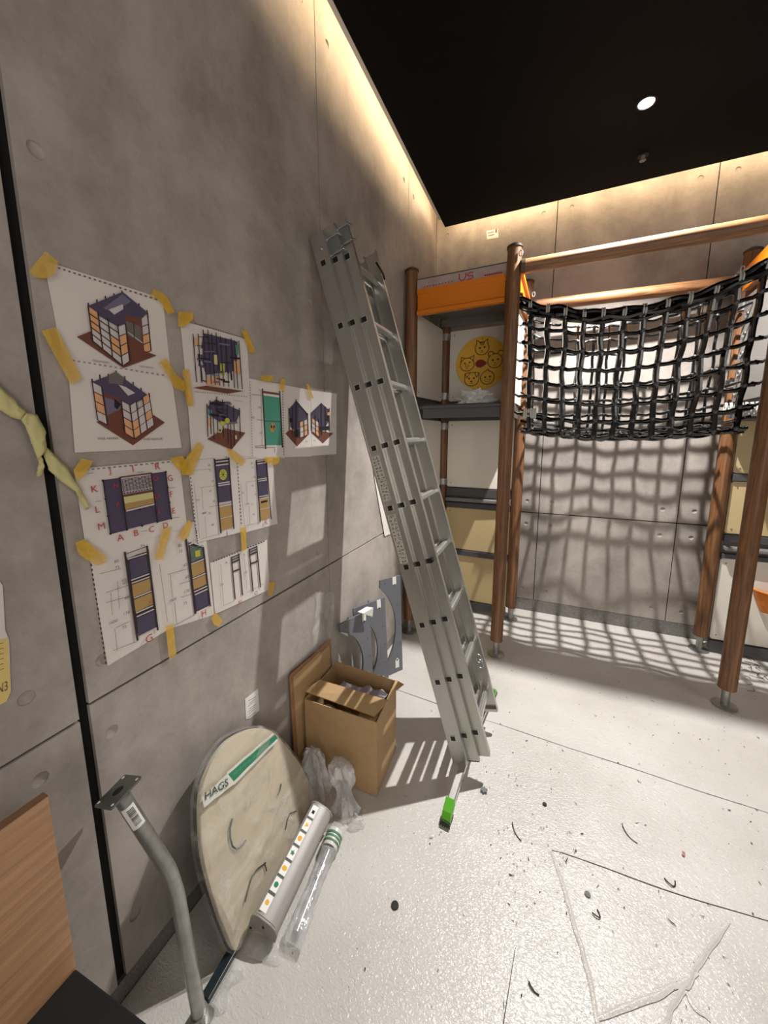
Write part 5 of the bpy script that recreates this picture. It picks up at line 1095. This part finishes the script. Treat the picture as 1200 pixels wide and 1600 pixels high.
p.poly([(905, 140), (1025, 130), (1045, 560), (935, 590)], 'd'); p.poly([(915, 190), (1025, 180), (1030, 345), (922, 358)], 'p'); p.poly([(925, 395), (1035, 375), (1042, 545), (935, 565)], 'p'); p.poly([(940, 595), (1045, 575), (1055, 695), (948, 715)], 't'); p.poly([(948, 722), (1058, 700), (1068, 812), (955, 848)], 't'); p.poly([(958, 625), (1032, 608), (1035, 630), (962, 650)], 'k')
for a, b_ in (((912, 155), (1015, 143)), ((915, 185), (1018, 172)), ((922, 368), (1028, 352)), ((925, 390), (1030, 372)), ((938, 572), (1040, 552)), ((942, 600), (1044, 578))): p.line(a, b_, 11, 'w')
p.line((948, 720), (1055, 698), 7, 'w'); p.line((902, 140), (948, 872), 11); p.line((1022, 128), (1078, 835), 11)
for a, b_ in (((720, 130), (900, 112)), ((790, 400), (900, 382)), ((785, 405), (800, 640)), ((720, 420), (765, 905)), ((760, 915), (950, 872)), ((820, 680), (828, 900))): p.line(a, b_, 3, 'h')
for s_, x, y in (('80', 852, 178), ('73', 856, 228), ('50', 880, 340), ('60', 860, 440), ('250', 742, 525), ('73', 888, 542), ('1800', 800, 655), ('73', 850, 658), ('80', 872, 778)): p.text(s_, x, y, 22, 'h')
p.text('K', 1022, 868, 56); p.done()
# G, H and N/O plans
p = Paper(120, 830, 3.871, [(76, 138), (497, -8), (562, 590), (186, 816)], 'plan sheet marked G, large red letter, lowest at the left', 0.0012)
p.u = (p.pt(490, 600)-p.pt(368, 662)).normalized(); p.v = X.cross(p.u); p.dash((85, 190), (178, 810), 21, .5, 8, 'd')
p.poly([(300, 170), (435, 110), (480, 560), (360, 620)], 'd'); p.poly([(318, 178), (430, 140), (440, 245), (330, 290)], 'p'); p.poly([(334, 325), (445, 285), (450, 355), (342, 400)], 't'); p.poly([(346, 415), (455, 370), (462, 440), (356, 490)], 't'); p.poly([(362, 530), (470, 480), (482, 580), (372, 635)], 'p')
for a, b_ in (((305, 155), (425, 118)), ((308, 170), (428, 132)), ((328, 298), (442, 256)), ((332, 315), (444, 275)), ((345, 405), (452, 362)), ((358, 495), (462, 450)), ((362, 518), (466, 472))): p.line(a, b_, 7, 'w')
p.line((290, 125), (368, 662), 13); p.line((424, 88), (490, 600), 12); p.line((290, 140), (426, 92), 4)
for a, b_ in (((140, 258), (270, 225)), ((175, 372), (320, 325)), ((205, 370), (215, 510)), ((175, 432), (330, 392)), ((235, 585), (320, 545)), ((230, 590), (245, 725)), ((220, 722), (370, 665)), ((500, 200), (548, 545)), ((245, 300), (258, 470))): p.line(a, b_, 2.5, 'h')
for s_, x, y in (('73', 398, 90), ('80', 240, 182), ('73', 245, 220), ('60', 286, 295), ('60', 290, 312), ('60', 303, 402), ('178', 302, 495), ('1600', 222, 548), ('73', 288, 580)): p.text(s_, x, y, 18, 'h')
p.text('73', 448, 430, 20); p.text('G', 438, 648, 46); p.done()
p = Paper(120, 830, 3.871, [(498, -8), (770, -70), (832, 505), (556, 592)], 'plan sheet marked H with a small green and yellow grid panel', 0.0004)
p.u = (p.pt(808, 455)-p.pt(715, 500)).normalized(); p.v = X.cross(p.u)
p.poly([(672, 60), (765, 100), (800, 450), (718, 490)], 'd'); p.poly([(680, 85), (765, 105), (770, 155), (695, 190)], 'h'); p.poly([(692, 205), (770, 175), (778, 245), (700, 280)], 't'); p.poly([(702, 295), (782, 260), (788, 320), (708, 355)], 't'); p.poly([(716, 390), (796, 355), (803, 445), (722, 480)], 'p')
for i in range(6): p.line((695, 100+14*i), (765, 88+14*i), 4, 'g')
p.poly([(715, 120), (745, 112), (748, 150), (718, 158)], 'y')
for a, b_ in (((675, 68), (720, 50)), ((678, 82), (722, 66)), ((692, 200), (770, 168)), ((700, 288), (780, 254)), ((710, 368), (788, 332)), ((714, 385), (790, 350))): p.line(a, b_, 7, 'w')
p.line((660, 45), (718, 500), 12); p.line((765, 95), (808, 455), 9); p.dash((722, -10), (735, 110), 8, .5, 6, 'd')
for a, b_ in (((550, 262), (680, 225)), ((565, 262), (578, 400)), ((620, 320), (690, 300)), ((590, 570), (715, 505)), ((590, 430), (605, 565)), ((630, 400), (700, 380))): p.line(a, b_, 2.5, 'h')
for s_, x, y in (('80', 624, 88), ('73', 628, 122), ('60', 657, 203), ('60', 667, 277), ('178', 666, 362), ('1800', 582, 415), ('73', 656, 436)): p.text(s_, x, y, 17, 'h')
p.text('H', 768, 495, 36); p.done()
p = Paper(120, 830, 3.871, [(806, 192), (1150, 50), (1166, 352), (836, 502)], 'plan sheet marked N and O with two thin frame drawings', 0.0020)
p.u = (p.pt(1166, 352)-p.pt(836, 502)).normalized(); p.v = X.cross(p.u); p.dash((820, 186), (1140, 58), 20, .5, 6, 'd')
for dx, dy in ((0, 0), (108, -48)):
    p.line((935+dx, 155+dy), (958+dx, 412+dy), 7); p.line((980+dx, 135+dy), (1003+dx, 388+dy), 7)
    for yy in (160, 175, 192): p.line((936+dx, yy+dy), (984+dx, yy-20+dy), 6 if yy < 190 else 9)
    p.line((944+dx, 245+dy), (990+dx, 228+dy), 8)
for a, b_ in (((870, 200), (888, 450)), ((885, 452), (955, 420)), ((1010, 130), (1030, 350)), ((1030, 370), (1130, 318))): p.line(a, b_, 2, 'l')
for s_, x, y, h in (('250', 877, 322, 12), ('250', 1020, 250, 12), ('80', 905, 190, 10), ('73', 1012, 142, 10)): p.text(s_, x, y, h, 'h')
p.text('N', 987, 430, 24); p.text('O', 1085, 374, 22, 'h'); p.done()

# yellow tape pieces
tapes = [([(42, 424), (68, 394), (88, 410), (83, 428), (72, 436), (50, 434)], 'yellow tape over the top left corner of the top left plan'),
 ([(238, 452), (258, 463), (270, 488), (260, 492), (246, 470), (232, 462)], 'yellow tape on the top right corner of the top left plan'),
 ([(62, 518), (85, 512), (125, 592), (108, 602)], 'long yellow tape on the left edges of the two left plans'),
 ([(247, 566), (257, 560), (272, 585), (290, 600), (284, 612), (270, 606)], 'yellow tape between the lower left plan and the second column'),
 ([(276, 488), (299, 488), (299, 500), (284, 512), (275, 510)], 'yellow tape on the top left corner of the dense tower plan'),
 ([(374, 516), (384, 518), (397, 550), (388, 553), (380, 530)], 'yellow tape on the top right corner of the dense tower plan'),
 ([(282, 578), (293, 577), (300, 635), (290, 635)], 'yellow tape on the left edge of the second column'),
 ([(404, 587), (425, 587), (424, 597), (405, 595)], 'yellow tape on the top of the green panel plan'),
 ([(437, 592), (444, 592), (442, 612), (434, 608)], 'short yellow tape between the green panel plan and its neighbour'),
 ([(476, 599), (480, 600), (488, 623), (482, 622)], 'slanting yellow tape at the top of the right hand plans'),
 ([(307, 690), (316, 697), (298, 742), (280, 742), (284, 722)], 'yellow tape at the lower left of the post tower plan'),
 ([(351, 700), (360, 702), (382, 720), (376, 728), (362, 720)], 'yellow tape slanting above the plan marked J'),
 ([(410, 714), (436, 714), (434, 724), (424, 726), (412, 722)], 'yellow tape on the top of the plan marked K'),
 ([(262, 716), (282, 712), (290, 724), (285, 738), (274, 732)], 'yellow tape on the top right corner of the key plan'),
 ([(112, 734), (125, 716), (143, 720), (134, 736), (120, 752), (114, 744)], 'yellow tape on the top left corner of the key plan'),
 ([(115, 848), (128, 842), (162, 868), (163, 878), (150, 884), (120, 866)], 'yellow tape on the lower left corner of the key plan'),
 ([(252, 826), (266, 822), (252, 874), (239, 874)], 'yellow tape crossing from the key plan to the plan marked G'),
 ([(276, 838), (292, 812), (298, 818), (292, 838), (284, 846)], 'small yellow tape under the right corner of the key plan'),
 ([(373, 825), (382, 823), (383, 858), (376, 862)], 'vertical yellow tape above the plan marked N and O'),
 ([(256, 978), (268, 974), (273, 1022), (262, 1030)], 'vertical yellow tape under the plan marked G'),
 ([(328, 966), (334, 956), (346, 968), (340, 978), (332, 976)], 'small yellow tape under the plan marked H'),
 ([(418, 910), (428, 908), (424, 928), (416, 932)], 'small yellow tape at the right of the plan marked N and O')]
for i, (pl, lab) in enumerate(tapes):
    mb = MB(); xx = 0.0042+0.0003*(i % 4)+0.0078*0; vs_ = [onx(*q, 0.0125) for q in pl]; vs_ = [onx(*q, xx+0.0085*0) for q in pl]
    mb.add(vs_+[q+X*0.0003 for q in vs_], [list(range(len(pl))), [len(pl)+k for k in range(len(pl))][::-1]]+[[k, (k+1) % len(pl), len(pl)+(k+1) % len(pl), len(pl)+k] for k in range(len(pl))])
    mb.v = [(x+0.0075, y, z) for x, y, z in mb.v]
    tag(mb.build('tape_strip', TAPE), lab, 'tape', 'yellow tape holding the plans')

# stickers on the walls
mb = MB(); q = [onx(*a, 0.001) for a in ((383, 1092), (403, 1076), (405, 1110), (391, 1122), (384, 1124))]; mb.add(q+[a+X*.0005 for a in q], [[5, 6, 7, 8, 9]]+[[k, (k+1) % 5, 5+(k+1) % 5, 5+k] for k in range(5)]); t = tag(mb.build('wall_sticker', WHT), 'small torn white sticker on the left wall above the wrapped disc', 'sticker')
mb = MB()
for i in range(7): a = onx(388+(i % 2), 1095+i*4.2, .0018); b_ = onx(400-(i % 3)*2, 1088+i*4.0, .0018); mb.add([a, b_, b_-Z*.002, a-Z*.002], [[0, 1, 2, 3]])
sub(mb, 'print', ink((120, 114, 110)), t)
mb = MB(); q = [ony(*a, BY-.001) for a in ((760, 361), (778, 357), (779, 371), (761, 374))]; mb.add(q+[a-Y*.0005 for a in q], [[4, 5, 6, 7]]+[[k, (k+1) % 4, 4+(k+1) % 4, 4+k] for k in range(4)]); t = tag(mb.build('wall_sticker', WHT), 'small white sticker high on the back wall near the corner', 'sticker')
mb = MB(); a = ony(773, 361, BY-.002); b_ = ony(776, 370, BY-.002)
for px in ((762, 365), (763, 369)): a = ony(*px, BY-.0018); mb.add([a, a+X*.05, a+X*.05+Z*.006, a+Z*.006], [[0, 1, 2, 3]])
a = ony(774, 364, BY-.0018); mb.add([a, a+X*.012, a+X*.012+Z*.03, a+Z*.03], [[0, 1, 2, 3]]); sub(mb, 'print', ink((130, 60, 50)), t)
# tall white sheet behind the ladder
mb = MB(); q = [V((0.004, 2.03, 1.72)), V((0.004, 2.16, 1.30)), V((0.006, 2.305, 0.905)), V((0.006, 2.42, 0.895)), V((0.006, 2.40, 1.30)), V((0.004, 2.33, 1.72))]; mb.add(q+[a+X*.0006 for a in q], [[6, 7, 10, 11], [7, 8, 9, 10]]+[[k, (k+1) % 6, 6+(k+1) % 6, 6+k] for k in range(6)]); tag(mb.build('paper_sheet', PAPER), 'plain white paper hanging on the wall behind the ladder', 'paper')
# paper at the left edge
mb = MB(); q = [onx(*a, .002) for a in ((-60, 900), (-6, 900), (4, 915), (8, 985), (14, 1000), (17, 1080), (10, 1096), (-60, 1130))]; mb.add(q+[a+X*.0005 for a in q], [[8+k for k in range(8)]]+[[k, (k+1) % 8, 8+(k+1) % 8, 8+k] for k in range(8)]); t = tag(mb.build('torn_poster', PAPER), 'white and yellow torn paper at the left edge of the view', 'paper')
mb = MB(); q = [onx(*a, .0030) for a in ((-60, 1015), (12, 996), (17, 1080), (10, 1096), (-60, 1130))]; mb.add(q, [list(range(5))]); sub(mb, 'yellow_band', ink((222, 196, 120)), t)
mb = MB()
for i in range(6): a = onx(-50, 1016+i*10, .0034); b_ = onx(6, 1004+i*8, .0034); mb.add([a, b_, b_-Z*.0012, a-Z*.0012], [[0, 1, 2, 3]])
word_quad(mb, 'N3', onx(-4, 1085, .0036), onx(12, 1078, .0036), onx(-4, 1070, .0036)); sub(mb, 'print', ink((96, 84, 60)), t)

# pale crepe streamer
t = empty('crepe_streamer', onx(60, 700, .02), 'pale yellow crepe streamer knotted and stuck on the left wall', 'streamer')
def ribbon(path, nm, x0=0.010, n=8):
    mb = MB(); vs_ = []; m_ = len(path)
    for i in range((m_-1)*5+1):
        k = i/5; a = int(min(k, m_-2)); f_ = k-a; P_, Q_ = path[a], path[a+1]; L_ = [P_[j]*(1-f_)+Q_[j]*f_ for j in range(4)]
        for j in range(5):
            g = j/4; p_ = onx(L_[0]*(1-g)+L_[2]*g, L_[1]*(1-g)+L_[3]*g, 0); p_.x = x0+0.004*math.sin(g*PI)+0.006*noise.noise(V((i*.4, j*.7, 3))); vs_.append(p_)
    R_ = (m_-1)*5+1; mb.add(vs_, [[i*5+j, (i+1)*5+j, (i+1)*5+j+1, i*5+j+1] for i in range(R_-1) for j in range(4)]); o = part(mb, nm, STREAM, t, smooth=True); o.modifiers.new('s', 'SOLIDIFY').thickness = .0008; return o
ribbon([(-40, 570, -40, 622), (0, 606, -2, 642), (22, 628, 14, 652), (38, 645, 30, 657)], 'upper_tail')
ribbon([(34, 645, 26, 656), (52, 648, 34, 668), (66, 676, 46, 698), (66, 704, 52, 718)], 'knot_loop', .016)
ribbon([(68, 698, 62, 706), (84, 712, 72, 734), (104, 734, 92, 752), (122, 764, 114, 768), (136, 792, 130, 797)], 'lower_tail')
ribbon([(60, 716, 54, 712), (64, 728, 54, 728), (60, 742, 52, 744)], 'short_tail', .014)
